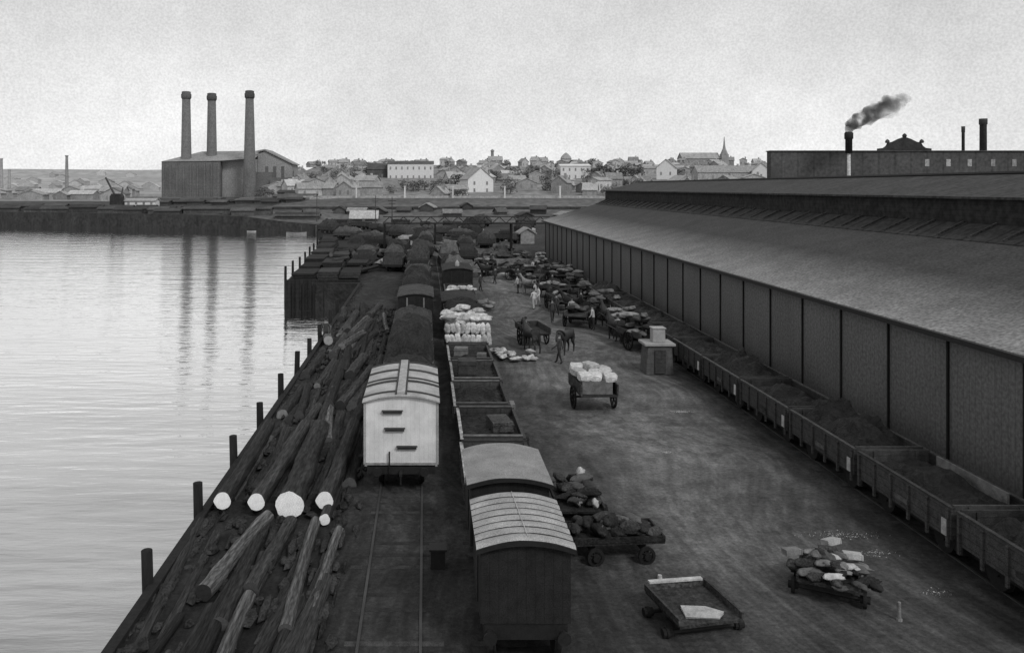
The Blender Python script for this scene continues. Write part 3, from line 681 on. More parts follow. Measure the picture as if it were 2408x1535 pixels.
for i,(x,y) in enumerate([(13.2,55.2),(9.9,63),(13.1,68),(10.2,74.5),(12.9,82),(10.1,88),(13,97),(6.4,101),(8.8,108),(15.9,56.6),(7.3,95),(5.6,82)]):
    (pdk if i%3 else pm).put((x,y,0),rnd(0,6),'small figure standing among the crowded carts along the shed','small figures among the crowded carts')
hd=Proto(horse(M['horse'],'x')); hp=Proto(horse(M['horsepale'],'x')); hg=Proto(horse(M['horse'],'x',1))
ct=Proto(cart('x')); c4=Proto(cart('x',3.4,1.7,.3,True,'four_wheel_dray'))
def rig(px_,x,y,rz,what,hp_=None,load=10,mat=None,sc=.9,top=.7):
    px_.put((x,y,0),rz,what)
    dx,dy=-math.sin(rz),math.cos(rz)
    if hp_: hp_.put((x+dx*2.75,y+dy*2.75,0),rz,('pale' if hp_ is hp else 'dark')+' horse harnessed to the '+what)
    for i in range(load):
        a=rnd(-.6,.6); b=rnd(-1.2,1.2)
        sack(x+a*dy+b*dx, y+b*dy+a*-dx, .96+(i/load)*top, rnd(0,3), 'sack on the '+what, 'sacks on the '+what, sc*rnd(.7,1.1), mat if random.random()<.8 else M['crate'])
SD=M['sackdk']
lc=cart('loaded cart standing alone in the open roadway',2.6,1.7,.5,False,'horse_cart','tarpmid',.55,False); lc.location=(8.0,38.6,0); lc.rotation_euler=(0,0,.05)
bl=[]
for s in range(3):
    vs=MB().lump((0,0,0),(1,1,1),s+20,.1,14,9,2)
    vs.v=[(max(-.3,min(.3,x*.42))+.05*z,max(-.36,min(.36,y*.5))+.04*x,max(-.13,min(.13,z*.24))+.13+.03*y) for x,y,z in vs.v]
    o=vs.build('bale',M['sack'],None,False,(0,0,-50)); tag(o,'x','bale'); bl.append(Proto(o))
tag(MB().box(7.3,8.7,37.5,39.7,.9,1.5).build('bagged_goods',M['sackdk']),'dark lower layer of goods in the lone cart','bagged goods')
for j in range(3):
    for i in range(3): bl[(i+j)%3].put((7.42+i*.6+rnd(-.08,.08),37.85+j*.78,1.5+rnd(-.03,.22)),rnd(-.6,.6),'pale square bale on top of the lone cart in the roadway','pale bales on the lone cart')
ct.put((7.2,54.2,0),.15,'small cart beyond the dumped sacks')
hd.put((6.8,51.6,0),.3,'dark horse standing beside the dumped sacks'); hg.put((8.9,51.0,0),2.6,'dark horse with lowered head near the dumped sacks')
spots=[(14.2,57.5,.2,'dray nearest the booth in the crowd along the shed'),(11.8,61.5,-.4,'second dray in the crowd along the shed'),(14.4,64.5,.9,'third dray, turned sideways by the shed'),(11.6,69.5,.1,'fourth dray in the middle of the crowd'),(14.5,72,-.2,'fifth dray close to the shed wall'),(12,77,.7,'sixth dray, turned toward the roadway'),(14.8,80,0,'seventh dray close to the shed wall'),(11.4,85,-.3,'eighth dray in the crowd along the shed'),(14.3,89,.4,'ninth dray in the crowd along the shed'),(11.8,95,.1,'tenth dray, far up the shed wall'),(14.4,101,0,'eleventh dray far up the shed wall'),(16.3,60.5,.1,'dray squeezed between the crowd and the shed posts'),(9.8,92,1.2,'dray turned across the far roadway'),(16.2,94,0,'farthest dray up against the shed wall'),(13.9,52.5,.3,'dray just beyond the booth'),(7.8,104,.2,'dray alone far up the roadway'),(12.4,108,.1,'dray by the far end of the shed wall')]
for i,(x,y,rz,lb) in enumerate(spots):
    rig(c4 if i%2 else ct,x,y,rz,lb,[hd,hg][i%2] if i not in (5,10) else hp,[9,5,11,3][i%4],SD if i%5 else M['crate'],1.15,[.9,.3,1.2,.2][i%4])
# foreground carts
fg=cart('low empty box cart at the bottom with a pale board across it',1.7,1.6,.16,True,'box_cart','tarpmid',.12,False,'tarpmid'); fg.location=(6.45,19.5,0); fg.rotation_euler=(0,0,.2)
tag(MB().box(-.7,.7,-.06,.06,0,.05).build('plank',M['pale'],loc=(6.28,20.3,.62)),'pale plank laid across the front of the low box cart','plank').rotation_euler=(0,0,.14)
tag(MB().add([(-.42,-.26,.03),(.35,-.3,.02),(.55,-.05,.05),(.2,.24,.03),(-.4,.22,.06)],[(0,1,2,3,4)]).add([(-.42,-.26,0),(.35,-.3,0),(.55,-.05,0),(.2,.24,0),(-.4,.22,0)],[(4,3,2,1,0)]).build('canvas_sheet',M['pale'],loc=(6.5,19.1,.46)),'pale sheet lying on the floor of the low box cart','sheet')
LX,LY=10.5,21.0
ld=cart('low hand cart heaped with bundles at lower right',1.7,1.4,.1,True,'hand_cart','tarp',.2,False,'tarp'); ld.location=(LX,LY,0); ld.rotation_euler=(0,0,-.5)
for i in range(50):
    a,b=random.gauss(0,.42),random.gauss(0,.45); a=max(-.85,min(.85,a)); b=max(-.9,min(.9,b))
    sack(LX+a,LY+b,.46+max(0,.5-(a*a+b*b)*.7)*rnd(.6,1),rnd(0,3),'bundle heaped on the lower right hand cart','bundles on the hand cart',rnd(.35,.65),[SD,M['crate'],M['tarpmid'],SD,M['tarp'],M['pale'],M['tarpmid']][i%7])
for (x,y,z,a,lb,mt) in [(LX+.4,LY+.7,.92,.4,'pale wooden case on top of the hand cart load','pale'),(LX+.65,LY+.1,.82,-.3,'second pale wooden case at the right of the hand cart load','pale'),(LX-.75,LY+.5,.75,.2,'grey wooden case at the left end of the hand cart load','crate')]:
    m=MB().box(-.22,.22,-.13,.13,0,.15).box(-.24,-.2,-.145,-.132,0,.15).box(.2,.24,-.145,-.132,0,.15)
    tag(m.build('wooden_case',M[mt],loc=(x,y,z),bevel=.01),lb,'case').rotation_euler=(rnd(-.2,.2),0,a)
tag(MB().tube((0,0,0),(0,0,.45),.045,.035,8).lathe([(.07,0),(.07,.05)],8).build('marker_post',M['crate'],loc=(11.5,19.6,0)),'short pale marker post right of the hand cart','post')
d2=cart('dark dray beside the arched vans with cloth bundles on it',2.2,1.4,.12,True,'four_wheel_dray','tarp',.35,False,'tarp'); d2.location=(4.75,25.6,0)
for i in range(22):
    sack(4.75+rnd(-.5,.5),25.7+rnd(-.9,.9),.68+rnd(0,.3),rnd(0,3),'dark sack heaped on the dray beside the arched vans','dark sacks on the dray beside the arched vans',rnd(.5,.8),random.choice([SD,M['tarpmid'],M['tarp']]))
for (x,y,z,lb,mt,sc) in [(5.2,24.8,.7,'white cloth bundle on the near right corner of the dray beside the arched vans','pale',.55),(4.7,24.9,.75,'grey cloth bundle in the middle of the dray beside the arched vans','crate',.6),(5.1,26.5,1.0,'small white bundle at the far end of the dray beside the arched vans','sack',.7)]:
    tag(MB().lump((0,0,.2),(.22,.3,.26),x,.35,10,7,2).build('cloth_bundle',M[mt],loc=(x,y,z),smooth=True),lb,'bundle').scale=(sc,)*3
c3=cart('low dark four-wheeled trolley heaped with sacks right of the ribbed-roof van',2.6,1.2,.15,True,'goods_trolley','tarp',.24,False,'tarp'); c3.location=(5.4,23.2,0); c3.rotation_euler=(0,0,-PI/2+.08)
for i in range(34):
    a=rnd(-1.15,1.15)
    sack(5.4+a,23.2+rnd(-.4,.4),.56+rnd(0,.34)*(1-abs(a)/1.6),rnd(0,3),'dark sack on the low trolley right of the ribbed-roof van','dark sacks on the low trolley',rnd(.5,.75),[M['tarpmid'],SD,M['tarp'],M['tarp']][i%4])
tag(MB().tube((0,0,0),(0,0,.1),.07,.055,10).build('bucket',M['pale'],loc=(6.3,21.7,0)),'small pale bucket alone on the ground right of the vans','bucket')
# weigh booth
t=thing('weigh_booth','square stone booth with overhanging cap and a pale box on top','booth',(13.15,45.9,0))
MB().prism([(-.78,0),(.78,0),(.66,1.6),(-.66,1.6)],-.65,.65).build('wall',M['stone'],t,bevel=.02)
MB().box(-.86,.86,-.75,.75,1.603,1.75).build('cap',M['rooflite'],t,bevel=.02)
MB().box(-.3,.4,-.3,.3,1.753,2.5).box(-.34,.45,-.35,.35,2.5,2.57).build('lamp_box',M['rooflite'],t,bevel=.02)
MB().box(-.3,.3,-.74,-.7,.1,1.4).build('door',M['wood'],t)
sp=MB()
for (cx,cy,rx_,ry_,nn) in [(12.6,24.4,1.3,.4,200),(12.9,23.2,.8,.4,80),(12.0,37.8,.6,.25,300),(9.6,32.0,.3,.2,120),(13.2,20.9,.5,.3,70)]:
    for i in range(nn):
        x,y=random.gauss(cx,rx_*.35),random.gauss(cy,ry_*.35); s=rnd(.008,.03); a=rnd(0,6)
        sp.add([(x+s*math.cos(a),y+s*math.sin(a),.01),(x-s*math.sin(a)*.5,y+s*math.cos(a)*.5,.03),(x-s*math.cos(a),y-s*math.sin(a),.015)],[(0,1,2)])
tag(sp.build('spilt_chaff',M['pale']),'pale spilt chaff on the roadway','chaff',kind='stuff')

# ---------------------------------------------------------------- footbridge across far yard
t=thing('footbridge','dark lattice footbridge crossing the far end of the yard','bridge',(0,130,0))
m=MB(); x=-6.8
for z in (4.75,5.75): m.box(-6.8,20,-.08,.08,z-.08,z+.08)
while x<19.5:
    m.tube((x,0,4.75),(x+1.1,0,5.75),.07,n=5); m.tube((x+1.1,0,5.75),(x+2.2,0,4.75),.07,n=5); x+=2.2
m.build('truss',M['tarpmid'],t)
MB().box(-6.8,20,.1,1.9,4.6,4.74).build('deck',M['wood'],t)
for x in (-6.6,1.6,13.9): MB().tube((x,0,0),(x,0,4.67),.14,n=8).tube((x,1.6,0),(x,1.6,4.6),.14,n=8).build('post',M['iron'],t)

# ---------------------------------------------------------------- houses
def house(label,x,y,w,dp,h,rh,rz,wm,rm,front='gable',nw=2,name='house',cat='house',group=None,z=None,chim=True,floors=1):
    t=thing(name,label,cat,(x,y,(tz(x,y) if z is None else z)-.6),rz,group)
    h+=.6
    if front=='gable':
        MB().prism([(-w/2,0),(w/2,0),(w/2,h),(0,h+rh),(-w/2,h)],0,dp).build('wall',wm,t)
        r=MB().prism([(-w/2-.4,h-.25),(0,h+rh+.12),(w/2+.4,h-.25),(w/2+.4,h+.02),(0,h+rh+.4),(-w/2-.4,h+.02)],-.3,dp+.3).build('roof',rm,t)
    else:
        MB().prismx([(0,0),(dp,0),(dp,h),(dp/2,h+rh),(0,h)],-w/2,w/2).build('wall',wm,t)
        r=MB().prismx([(-.4,h-.25),(dp/2,h+rh+.12),(dp+.4,h-.25),(dp+.4,h+.02),(dp/2,h+rh+.4),(-.4,h+.02)],-w/2-.3,w/2+.3).build('roof',rm,t)
    if chim: MB().box(w*.2,w*.2+.8,dp*.4,dp*.4+.8,h,h+rh+1.2).build('chimney',M['hwalld'],r)
    for f in range(floors):
        zz=.6+(h-.6)*(f+.45)/floors; hh=min(1.6,(h-.6)/floors*.5)
        for i in range(nw):
            xx=-w/2+w*(i+.5)/nw; MB().box(xx-.4,xx+.4,-.06,-.01,zz-hh/2,zz+hh/2).build('window',M['glass'],t)
    return t
random.seed(21)
occ=[]
HG='small houses crowded on the far hillside'
def blocked(x,y):
    u=x/y
    return (-.075<u<.02 and 350<y<520) or (.155<u<.21 and 370<y<460) or (.05<u<.1 and y<350) or (.27<u<.43 and 370<y<440)
cnt=0; tries=0
while cnt<170 and tries<8000:
    tries+=1
    y=rnd(303,620); u=rnd(-.2,.43); x=u*y
    if y<330 and u>.22: continue
    if blocked(x,y): continue
    if any(abs(x-a)<6 and abs(y-b)<8 for a,b in occ): continue
    occ.append((x,y)); cnt+=1
    gb=random.random()<.5; w=rnd(4,10)
    house('small house with pitched roof crowded among others on the far hillside',x,y,w,rnd(5,8),rnd(1.4,4.6),rnd(.8,2.8),rnd(-.7,.7),random.choice([M['hwall'],M['farpale'],M['farmid'],M['hwalld'],M['hwalld'],M['hwall']]),random.choice([M['hroof'],M['hroof'],M['farmid'],M['farpale']]),'gable' if gb else 'side',2,group=HG)
house('long hall with dark hipped roof and pale windowed front on the far hill',-8,440,25,16,9.5,1.2,0,M['hwallw'],M['fardk'],'side',8,'long_hall','hall',z=14,chim=False,floors=2)
house('dark low wing on the left of the pale windowed hall',-26.5,445,11,18,6.5,3,0,M['fardk'],M['fardk'],'side',2,'hall_wing','hall',z=14,chim=False)
house('prominent white gabled house left of centre on the far hill',23,335,11,12,5.8,4.6,.25,M['hwallw'],M['hroof'],'gable',2,z=8,floors=2)
house('large square white building on the skyline of the far hill',80,430,16,12,7.5,.6,0,M['hwallw'],M['hwallw'],'side',5,'white_building','building',z=14.5,chim=False,floors=2)
house('white gabled house on the right, left of the long terrace roof',122,410,9,10,5.5,4,-.4,M['hwallw'],M['hroof'],'gable',2,z=15)
house('long dark terrace roof on the right skyline',150,400,30,10,4,3,0,M['hwalld'],M['hroof'],'side',6,'terrace','terrace',z=14)
house('white gable end at the right of the long terrace roof',163,392,8,10,4.5,3.6,-.3,M['hwallw'],M['hroof'],'gable',1,z=14)
house('hall with long pale roof beneath the church spire',205,600,28,12,5,4,0,M['hwalld'],M['farmid'],'side',3,'church_nave','church',z=27,chim=False)
house('pale low building at the foot of the hill by the white posts',11,318,12,8,2.4,1.5,.1,M['farpale'],M['hroof'],'side',4)
house('pale hut beyond the far end of the long shed',19.0,150,2.6,3,1.4,.7,.1,M['farmid'],M['farmid'],'gable',1,z=.6,chim=False,name='hut',cat='hut')
house('tent-like hut with pale hipped roof beyond the far yard',-18,236,8,6,1.0,1.8,0,M['fardk'],M['hwalld'],'side',1,z=.5,chim=False,name='hut',cat='hut')
for i in range(14):
    house('low dark hut at the foot of the embankment beyond the far yard',-34+i*7+rnd(-2,2),rnd(238,262),rnd(3,6),4,rnd(.8,1.6),rnd(.4,1.1),rnd(-.3,.3),M['fardk'],random.choice([M['fardk'],M['hroof']]),'gable' if i%2 else 'side',0,'hut','hut','huts at the foot of the embankment',chim=False)
t=thing('church_spire','thin dark church spire on the right skyline','spire',(222,600,27))
MB().box(-2.5,2.5,-2.5,2.5,0,8).build('tower',M['farmid'],t); MB().lathe([(3,8),(1.2,12),(.7,15),(.2,21)],8).build('spire',M['farmid'],t)
t=thing('stone_column','lone grey column standing on the middle skyline','column',(54,650,28))
MB().lathe([(2,0),(1.5,3),(1.2,8),(1.1,11),(1.6,11.3),(1.5,12),(.4,13)],10).build('shaft',M['farmid'],t)
t=thing('domed_tower','small domed tower on the skyline above the large white building','tower',(108,620,27))
MB().lathe([(4,0),(4,5),(4.4,5.3),(3.6,7),(2,8.8),(.4,10)],12).build('tower',M['farmid'],t)

# trees -----------------------------------------------------------------
def crown(seed,n=420):
    random.seed(seed); m=MB(); cl=[(rnd(-2.4,2.4),rnd(-2.4,2.4),rnd(1.6,5.2),rnd(.9,1.7)) for _ in range(9)]
    for i in range(n):
        c=random.choice(cl); d=Vector((random.gauss(0,1),random.gauss(0,1),random.gauss(0,.8))).normalized()*c[3]*rnd(.6,1.1)
        p=Vector(c[:3])+d; a=Vector((rnd(-1,1),rnd(-1,1),rnd(-1,1))).normalized(); b=a.cross(Vector((rnd(-1,1),rnd(-1,1),rnd(-1,1)))).normalized(); s=rnd(.2,.45)
        m.add([p+a*s,p+b*s*.7,p-a*s,p-b*s*.7],[(0,1,2,3)])
    return m
tp=[]
for s in range(4):
    t=thing('tree','x','tree'); crown(s+50).build('crown',M['foliage'] if s<2 else M['farfol'],t)
    MB().tube((0,0,-1),(.1,0,3),.3,.18,7).tube((.1,0,2.4),(1.2,.3,4.6),.14,.06,5).tube((.1,0,2.4),(-1.1,-.4,4.4),.14,.06,5).build('trunk',M['trunk'],t)
    tp.append(Proto(t))
random.seed(5)
for i in range(190):
    y=rnd(305,640); u=rnd(-.2,.43); x=u*y
    s=rnd(.45,1.0)
    if blocked(x,y): continue
    tp[random.randrange(4)].put((x,y,tz(x,y)-.3),rnd(0,6),'bushy tree among the houses of the far hillside','trees among the far houses',(s*1.2,s*1.2,s))
for i,(px_,y) in enumerate([(872,455),(880,460),(1400,430),(1425,425),(1450,430),(1470,425),(1490,432),(1250,440),(1275,436),(1200,430),(1290,430)]):
    x=(px_-1000)/F*y; tp[i%2].put((x,y,tz(x,y)-.3),rnd(0,6),'taller dark tree in the clumps flanking the large white building','tall trees on the hill',(1.6,1.6,1.1))

pst=thing('gate_post','x','post'); MB().box(-.25,.25,-.25,.25,0,4.4).build('shaft',M['hull'],pst); MB().box(-.36,.36,-.36,.36,4.403,4.75).build('cap',M['hull'],pst)
PP=Proto(pst)
for i,px_ in enumerate([838,952,1065,1187,1317]):
    x=(px_-1000)/F*296; PP.put((x,296,tz(x,296)-.3),0,'%s white post from the left along the embankment below the houses'%(['first','second','third','fourth','fifth'][i]),'white posts along the embankment')
tag(MB().box(-45,75,-.2,.2,0,1.3).build('parapet_wall',M['hwalld'],loc=(0,298,6.0)),'low grey wall running along the top of the embankment','wall')
tag(MB().box(75,190,-.2,.2,0,1.6).build('parapet_wall',M['fardk'],loc=(0,300,6.2)),'low dark wall running behind the end of the long shed','wall')
tag(MB().box(-60,70,-.2,.2,0,1.0).build('parapet_wall',M['fardk'],loc=(0,262,3.2)),'low dark wall halfway up the embankment','wall')
tel=thing('telegraph_pole','x','pole'); MB().tube((0,0,0),(0,0,8.5),.13,.08,6).build('pole',M['tarpmid'],tel); MB().box(-.9,.9,-.05,.05,7.6,7.75).box(-.7,.7,-.05,.05,7.0,7.12).build('crossarm',M['tarpmid'],tel)
TP=Proto(tel)
for i,(px_,y) in enumerate([(745,236),(883,200),(922,170)]):
    TP.put(((px_-1000)/F*y,y,0),0,'thin dark telegraph pole, %s from the left in the far yard'%['first','second','third'][i],'telegraph poles in the far yard')

# ---------------------------------------------------------------- power station
PX=lambda px_,d: (px_-1000)/F*d
PZ=lambda py,d: H0-(py-440)/F*d
D=420.
t=thing('power_station','massive brick power station with stepped gabled roofs','power station',(0,0,0))
gz=3.5
x0,x1=PX(380,D),PX(518,D)
MB().box(x0,x1,D,D+40,gz,PZ(380,D)).build('turbine_hall',M['psbrick'],t)
MB().add([(x0-.5,D-.5,PZ(380,D)+.02),(x1,D-.5,PZ(378,D)),(PX(600,D),D+20,PZ(350,D)),(PX(450,D),D+20,PZ(352,D)),(x0-.5,D+60,PZ(380,D)),(PX(600,D),D+60,PZ(380,D)),(PX(600,D),D-.5,PZ(372,D))],[(0,1,2,3),(0,3,4),(3,2,5,4),(1,6,2)]).build('hall_roof',M['psroof'],t)
MB().box(x1+.05,PX(600,D),D+4,D+40,gz,PZ(374,D)).build('central_block',M['psbrick2'],t)
xa,xm,xb=PX(562,D),PX(618,D),PX(682,D)
MB().prism([(PX(600,D)+.1,gz),(xb,gz),(xb,PZ(386,D)),(xm,PZ(354,D)),(PX(600,D)+.1,PZ(360,D))],D+6,D+26).build('gable_wing',M['psbrick2'],t)
MB().prism([(PX(598,D),PZ(357,D)),(xm,PZ(352.5,D)),(xb+.8,PZ(386,D)),(xb+.8,PZ(383.5,D)),(xm,PZ(349,D)),(PX(598,D),PZ(353,D))],D+5,D+27).build('wing_roof',M['psroof'],t)
MB().box(PX(608,D),PX(645,D),D-8,D+5.9,gz,PZ(405,D)).build('annex',M['psbrick'],t)
MB().box(PX(645,D)+.1,PX(705,D),D-12,D+5.9,gz,PZ(418,D)).build('annex',M['psbrick'],t)
MB().box(PX(683,D),PX(740,D),D+10,D+30,gz,PZ(400,D)).build('rear_block',M['psbrick2'],t)
for i in range(9):
    xx=x0+1+i*(x1-x0-2)/8; MB().box(xx-.35,xx+.35,D-.5,D-.01,gz,PZ(384,D)).build('pilaster',M['psbrick'],t)
for i in range(8):
    xx=x0+1+(i+.5)*(x1-x0-2)/8; MB().box(xx-.8,xx+.8,D-.12,D-.02,gz+6,gz+17).build('window',M['psbrickd'],t)
for i in range(3):
    xx=PX(622,D)+i*4.2; MB().box(xx-.8,xx+.8,D+5.8,D+5.98,gz+12,gz+18).build('window',M['psbrickd'],t)
def stack(px_,d,base,top,wb,wt,label,mat='chim'):
    s=thing('brick_chimney',label,'chimney',(PX(px_,d),d,base)); hh=PZ(top,d)-base; rb_,rt=wb/2*d/F,wt/2*d/F
    MB().lathe([(rb_*1.15,0),(rb_*1.1,3),(rb_,4),(rt,hh-4.2)],20).build('shaft',M[mat],s,True)
    MB().lathe([(rt,hh-4.2),(rt*1.22,hh-3.4),(rt*1.25,hh-1.6),(rt*1.1,hh-1.2),(rt*1.1,hh-.2),(rt*.8,hh)],20).build('corbelled_cap',M['fardk'],s,True)
    return s
stack(438,426,gz,215,27,19,'left brick power station chimney')
stack(498,432,gz,219,27,19,'middle brick power station chimney, slightly shorter')
stack(587,408,gz,213,31,19,'right brick power station chimney, reaching the ground in front of the building')

# left shore clutter ------------------------------------------------------
random.seed(9)
for i in range(64):
    u=rnd(-.56,-.15); y=rnd(330,650) ; x=u*y
    lowf=False
    if -.37<u: y=rnd(290,330); x=u*y; lowf=True
    w=rnd(5,16); hh=rnd(.8,1.4) if lowf else rnd(2.2,4.5)
    house('low industrial shed on the flat far shore, left of or before the power station',x,y,w,rnd(5,8),hh,rnd(.2,.5) if lowf else rnd(.8,2.4),rnd(-.1,.1),random.choice([M['hwalld'],M['farmid'],M['farmid'],M['farpale']]) if not lowf else random.choice([M['fardk'],M['fardk'],M['fardk'],M['hwalld']]),random.choice([M['farmid'],M['hroof'],M['farpale']]) if not lowf else M['fardk'],'side' if lowf else random.choice(['gable','side']),2 if not lowf else 0,'industrial_shed','shed','sheds along the far shore',z=None,chim=False)
for i in range(34):
    u=rnd(-.56,-.13); x=u*288; yy=y0(x)+rnd(2,12); 
    house('small dark shed on the far quay edge',x,yy,rnd(6,18),4,rnd(1.2,1.9),rnd(.15,.4),0,M['fardk'],M['fardk'],'side',0,'quay_shed','shed','sheds on the far quay',z=None,chim=False)
house('low white shed on the far quay below the power station',PX(315,285),291,11,5,1.8,.5,0,M['hwallw'],M['hwall'],'side',4,'quay_shed','shed',z=3.9,chim=False)
for i in range(60):
    y=rnd(620,1300); u=rnd(-.58,-.15); x=u*y
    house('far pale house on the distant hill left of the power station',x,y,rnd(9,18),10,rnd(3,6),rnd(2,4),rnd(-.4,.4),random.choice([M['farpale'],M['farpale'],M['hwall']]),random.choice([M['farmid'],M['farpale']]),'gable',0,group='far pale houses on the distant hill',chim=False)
for px_,d,top,lb in [(157,640,365,'thin chimney on the far left skyline'),(22,700,398,'short thin chimney at the left margin'),(3,620,372,'thin chimney cut by the left edge')]:
    s=thing('factory_chimney',lb,'chimney',(PX(px_,d),d,5)); hh=PZ(top,d)-5
    MB().lathe([(1.6,0),(1.0,hh-1),(1.3,hh-.9),(1.3,hh)],10).build('shaft',M['farmid'],s)
t=thing('derrick_crane','dark derrick crane with raised boom on the far quay','crane',(PX(258,282),290,3.2))
MB().box(-2.6,1.6,-1.5,1.5,0,3.9).prism([(-2.6,3.9),(1.6,3.9),(1.0,5),(-2,5)],-1.5,1.5).build('cab',M['fardk'],t)
MB().tube((-.5,0,3),(-4.6,0,10.8),.4,.3,6).build('boom',M['fardk'],t); MB().tube((1,0,4),(1.6,0,7.2),.25,n=6).tube((1.6,0,7.2),(-4.6,0,10.8),.08,n=4).build('stay',M['fardk'],t)
bt=thing('moored_boat','x','boat')
hl=MB(); vs=[];fs=[]
for i in range(9):
    tt=i/8*2-1; w=1.1*(1-abs(tt)**2.5); y_=tt*4
    vs+=[(y_,-w,.7+.3*tt*tt),(y_,-w*.6,-.2),(y_,w*.6,-.2),(y_,w,.7+.3*tt*tt)]
for i in range(8):
    for k in range(3): fs.append((i*4+k,i*4+k+1,i*4+5+k,i*4+4+k))
    fs.append((i*4+3,i*4,i*4+4,i*4+7))
hl.add(vs,fs).build('hull',M['farmid'],bt); MB().box(-1.2,1.2,-.6,.6,.7,1.2).build('cabin',M['fardk'],bt); MB().tube((2,0,.7),(2,0,3.5),.05,n=5).build('mast',M['fardk'],bt)
BT=Proto(bt)
for px_,d,lb,sc in [(358,256,'grey boat moored off the far quay below the crane',.5),(512,243,'grey boat moored in the middle of the far quay',.35),(592,236,'grey boat moored right of the middle one',.35),(697,222,'grey boat near the head of the harbour',.7)]:
    BT.put((PX(px_,d),d,-2.45),rnd(-.1,.1),lb,None,sc)

# ---------------------------------------------------------------- factory right with smoking chimney
D=250.
t=thing('brick_warehouse','long dark flat-topped brick warehouse with an ornate curved pediment behind the shed','warehouse',(0,0,0))
x0=PX(1813,D); zt=PZ(356,D)
MB().box(x0,240,D,D+3,0,zt).build('wall',M['fbrick'],t)
MB().box(x0-.3,240.4,D-.4,D+3.2,zt+.003,zt+.3).build('cornice',M['fardk'],t)
cx=PX(2127,D)
pf=[(-8.2,0),(8.2,0),(8.2,.6),(6.4,.8),(5.6,1.4),(5,2.4),(3.6,2.7),(1.8,3.6),(0,4.2),(-1.8,3.6),(-3.6,2.7),(-5,2.4),(-5.6,1.4),(-6.4,.8),(-8.2,.6)]
MB().prism([(cx+a,zt+.303+b) for a,b in pf],D-.3,D+.6).build('pediment',M['fardk'],t)
for a,b in ((0,4.4),(-5.3,2.6),(5.3,2.6)): MB().lathe([(.5,0),(.7,.4),(.5,.9),(.1,1.2)],8,(cx+a,D,zt+b)).build('finial',M['fardk'],t)
for px_ in (2180,2230,2280,2335,2385):
    xx=PX(px_,D); MB().box(xx-.65,xx+.65,D-.1,D-.02,zt-4.6,zt-2.4).build('window',M['hwalld'],t)
d=238
s=thing('smoking_chimney','dark chimney with a pale lower shaft trailing black smoke','chimney',(PX(1996,d),d,0)); hh=PZ(310,d)
MB().lathe([(.6,0),(.45,PZ(360,d))],12).build('lower_shaft',M['farpale'],s,True)
MB().lathe([(.95,PZ(360,d)),(.95,hh-2.2),(1.2,hh-2),(1.2,hh-.4),(.9,hh)],12).build('upper_shaft',M['chimdk'],s,True)
for px_,top,w,lb in [(2265,297,.45,'thin dark metal chimney on the right skyline'),(2312,279,1.0,'thick dark chimney at the far right skyline')]:
    s=thing('factory_chimney',lb,'chimney',(PX(px_,262),262,10)); h2=PZ(top,262)-10
    MB().lathe([(w*1.1,0),(w,h2-2),(w*1.2,h2-1.8),(w*1.2,h2)],12).build('shaft',M['fardk'],s,True)
sm=MB()
random.seed(3)
path=[(1998,308,.9),(2001,300,1.2),(2007,293,1.6),(2017,286,1.9),(2030,279,2.1),(2044,272,2.3),(2058,265,2.4),(2072,260,2.5),(2086,255,2.5),(2100,249,2.6),(2114,243,2.6),(2128,237,2.3),(2142,230,1.6)]
for k,(a,b,r) in enumerate(path): sm.lump((PX(a+rnd(-3,3),238),238+k*.3,PZ(b+rnd(-3,3),238)),(r*1.25,r,r),k,.3,14,10,2)
so=sm.build('smoke_plume',None,None,True)
mm,nt=new_mat('smoke'); N=nt.nodes; L=nt.links; out=N.new('ShaderNodeOutputMaterial'); pv=N.new('ShaderNodeVolumePrincipled'); pv.inputs['Color'].default_value=(.12,.12,.12,1)
tc=N.new('ShaderNodeTexCoord'); nz=N.new('ShaderNodeTexNoise'); nz.inputs['Scale'].default_value=.32; nz.inputs['Detail'].default_value=5; L.new(tc.outputs['Object'],nz.inputs['Vector'])
mr=N.new('ShaderNodeMapRange'); mr.inputs[1].default_value=.38; mr.inputs[2].default_value=.62; mr.inputs[3].default_value=.05; mr.inputs[4].default_value=.75; L.new(nz.outputs['Fac'],mr.inputs[0])
sp=N.new('ShaderNodeSeparateXYZ'); L.new(tc.outputs['Object'],sp.inputs[0]); fd=N.new('ShaderNodeMapRange'); fd.inputs[1].default_value=PX(2000,238); fd.inputs[2].default_value=PX(2150,238); fd.inputs[3].default_value=1.5; fd.inputs[4].default_value=.35; L.new(sp.outputs[0],fd.inputs[0])
mu=N.new('ShaderNodeMath'); mu.operation='MULTIPLY'; L.new(mr.outputs[0],mu.inputs[0]); L.new(fd.outputs[0],mu.inputs[1])
L.new(mu.outputs[0],pv.inputs['Density']); L.new(pv.outputs[0],out.inputs['Volume'])
so.data.materials.clear(); so.data.materials.append(mm); md=so.modifiers.new('r','REMESH'); md.mode='VOXEL'; md.voxel_size=.4
tag(so,'plume of dark smoke drifting right from the chimney above the shed','smoke')

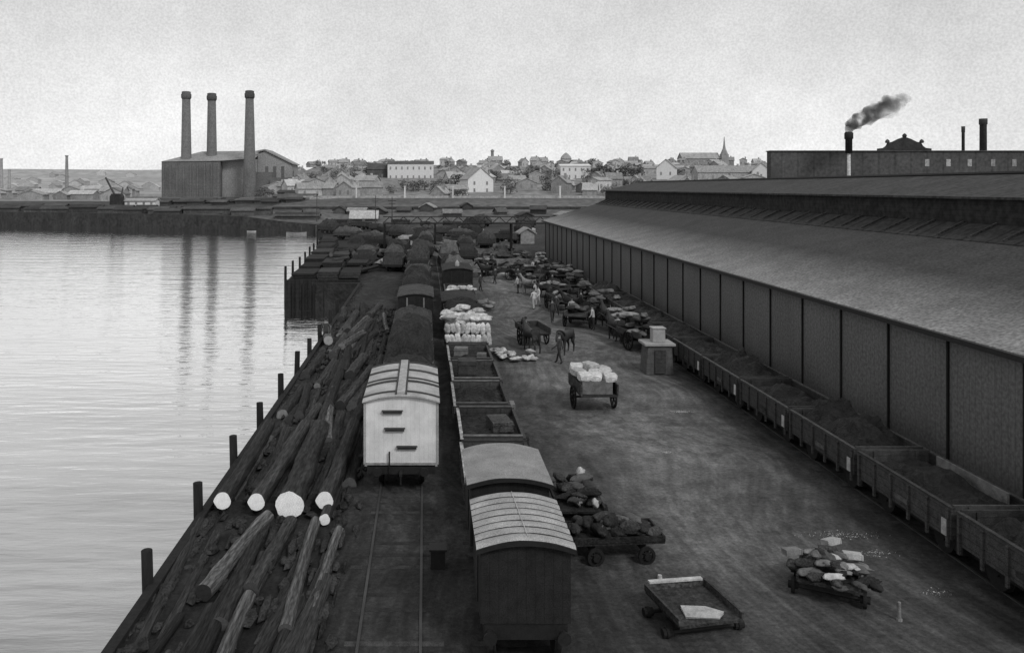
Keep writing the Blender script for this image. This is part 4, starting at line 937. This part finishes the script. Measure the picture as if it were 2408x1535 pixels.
# ---------------------------------------------------------------- light, sky, camera
SE,SR=math.radians(42),math.radians(150)
w=bpy.data.worlds.new('World'); bpy.context.scene.world=w; w.use_nodes=True; nt=w.node_tree; N=nt.nodes; L=nt.links
bg=N['Background']; sky=N.new('ShaderNodeTexSky'); sky.sky_type='NISHITA'; sky.sun_disc=False; sky.sun_elevation=SE; sky.sun_rotation=SR; sky.dust_density=2
bw=N.new('ShaderNodeRGBToBW'); L.new(sky.outputs[0],bw.inputs[0])
tc=N.new('ShaderNodeTexCoord')
def wn(scale,det,st=(1,1,1)):
    mp=N.new('ShaderNodeMapping'); mp.inputs['Scale'].default_value=st; L.new(tc.outputs['Generated'],mp.inputs[0]); q=N.new('ShaderNodeTexNoise'); q.inputs['Scale'].default_value=scale; q.inputs['Detail'].default_value=det; L.new(mp.outputs[0],q.inputs['Vector']); return q.outputs['Fac']
def mrw(s,a,b,c,d):
    q=N.new('ShaderNodeMapRange'); q.inputs[1].default_value=a; q.inputs[2].default_value=b; q.inputs[3].default_value=c; q.inputs[4].default_value=d; L.new(s,q.inputs[0]); return q.outputs[0]
def op(o_,a,b):
    q=N.new('ShaderNodeMath'); q.operation=o_
    for i,s in enumerate((a,b)):
        if isinstance(s,(int,float)): q.inputs[i].default_value=s
        else: L.new(s,q.inputs[i])
    return q.outputs[0]
sz=N.new('ShaderNodeSeparateXYZ'); L.new(tc.outputs['Generated'],sz.inputs[0])
base=op('ADD',op('MULTIPLY',bw.outputs[0],.2),mrw(sz.outputs[2],0,.25,7.8,6.1))
cl=op('MULTIPLY',op('MULTIPLY',mrw(wn(2.6,6,(1,1,2.5)),.3,.7,.88,1.12),mrw(wn(30,5),.3,.7,.96,1.04)),mrw(wn(420,2),.3,.7,.9,1.1))
L.new(op('MULTIPLY',base,cl),bg.inputs['Color']); bg.inputs['Strength'].default_value=.1
sun=bpy.data.lights.new('Sun','SUN'); sun.energy=1.5; sun.angle=math.radians(12); sun.color=(1,1,1)
so=bpy.data.objects.new('sun',sun); C.objects.link(so)
dv=Vector((math.sin(SR)*math.cos(SE),math.cos(SR)*math.cos(SE),math.sin(SE)))
so.rotation_euler=(-dv).to_track_quat('-Z','Y').to_euler()
cam=bpy.data.cameras.new('Camera'); co=bpy.data.objects.new('camera',cam); C.objects.link(co)
co.location=(0,0,H0); co.rotation_euler=(math.radians(90),0,0)
cam.lens=36*F/2408; cam.sensor_width=36; cam.shift_x=(1204-1000)/2408; cam.shift_y=-(767-440)/2408; cam.clip_end=9000; cam.clip_start=.1
bpy.context.scene.camera=co
sc=bpy.context.scene; sc.view_settings.view_transform='Standard'; sc.view_settings.look='None'; sc.view_settings.exposure=0
for o in list(bpy.data.objects):
    if o.parent is None and (o.get('label')=='x' or o.location.z<-40):
        for c in list(o.children_recursive): bpy.data.objects.remove(c)
        bpy.data.objects.remove(o)
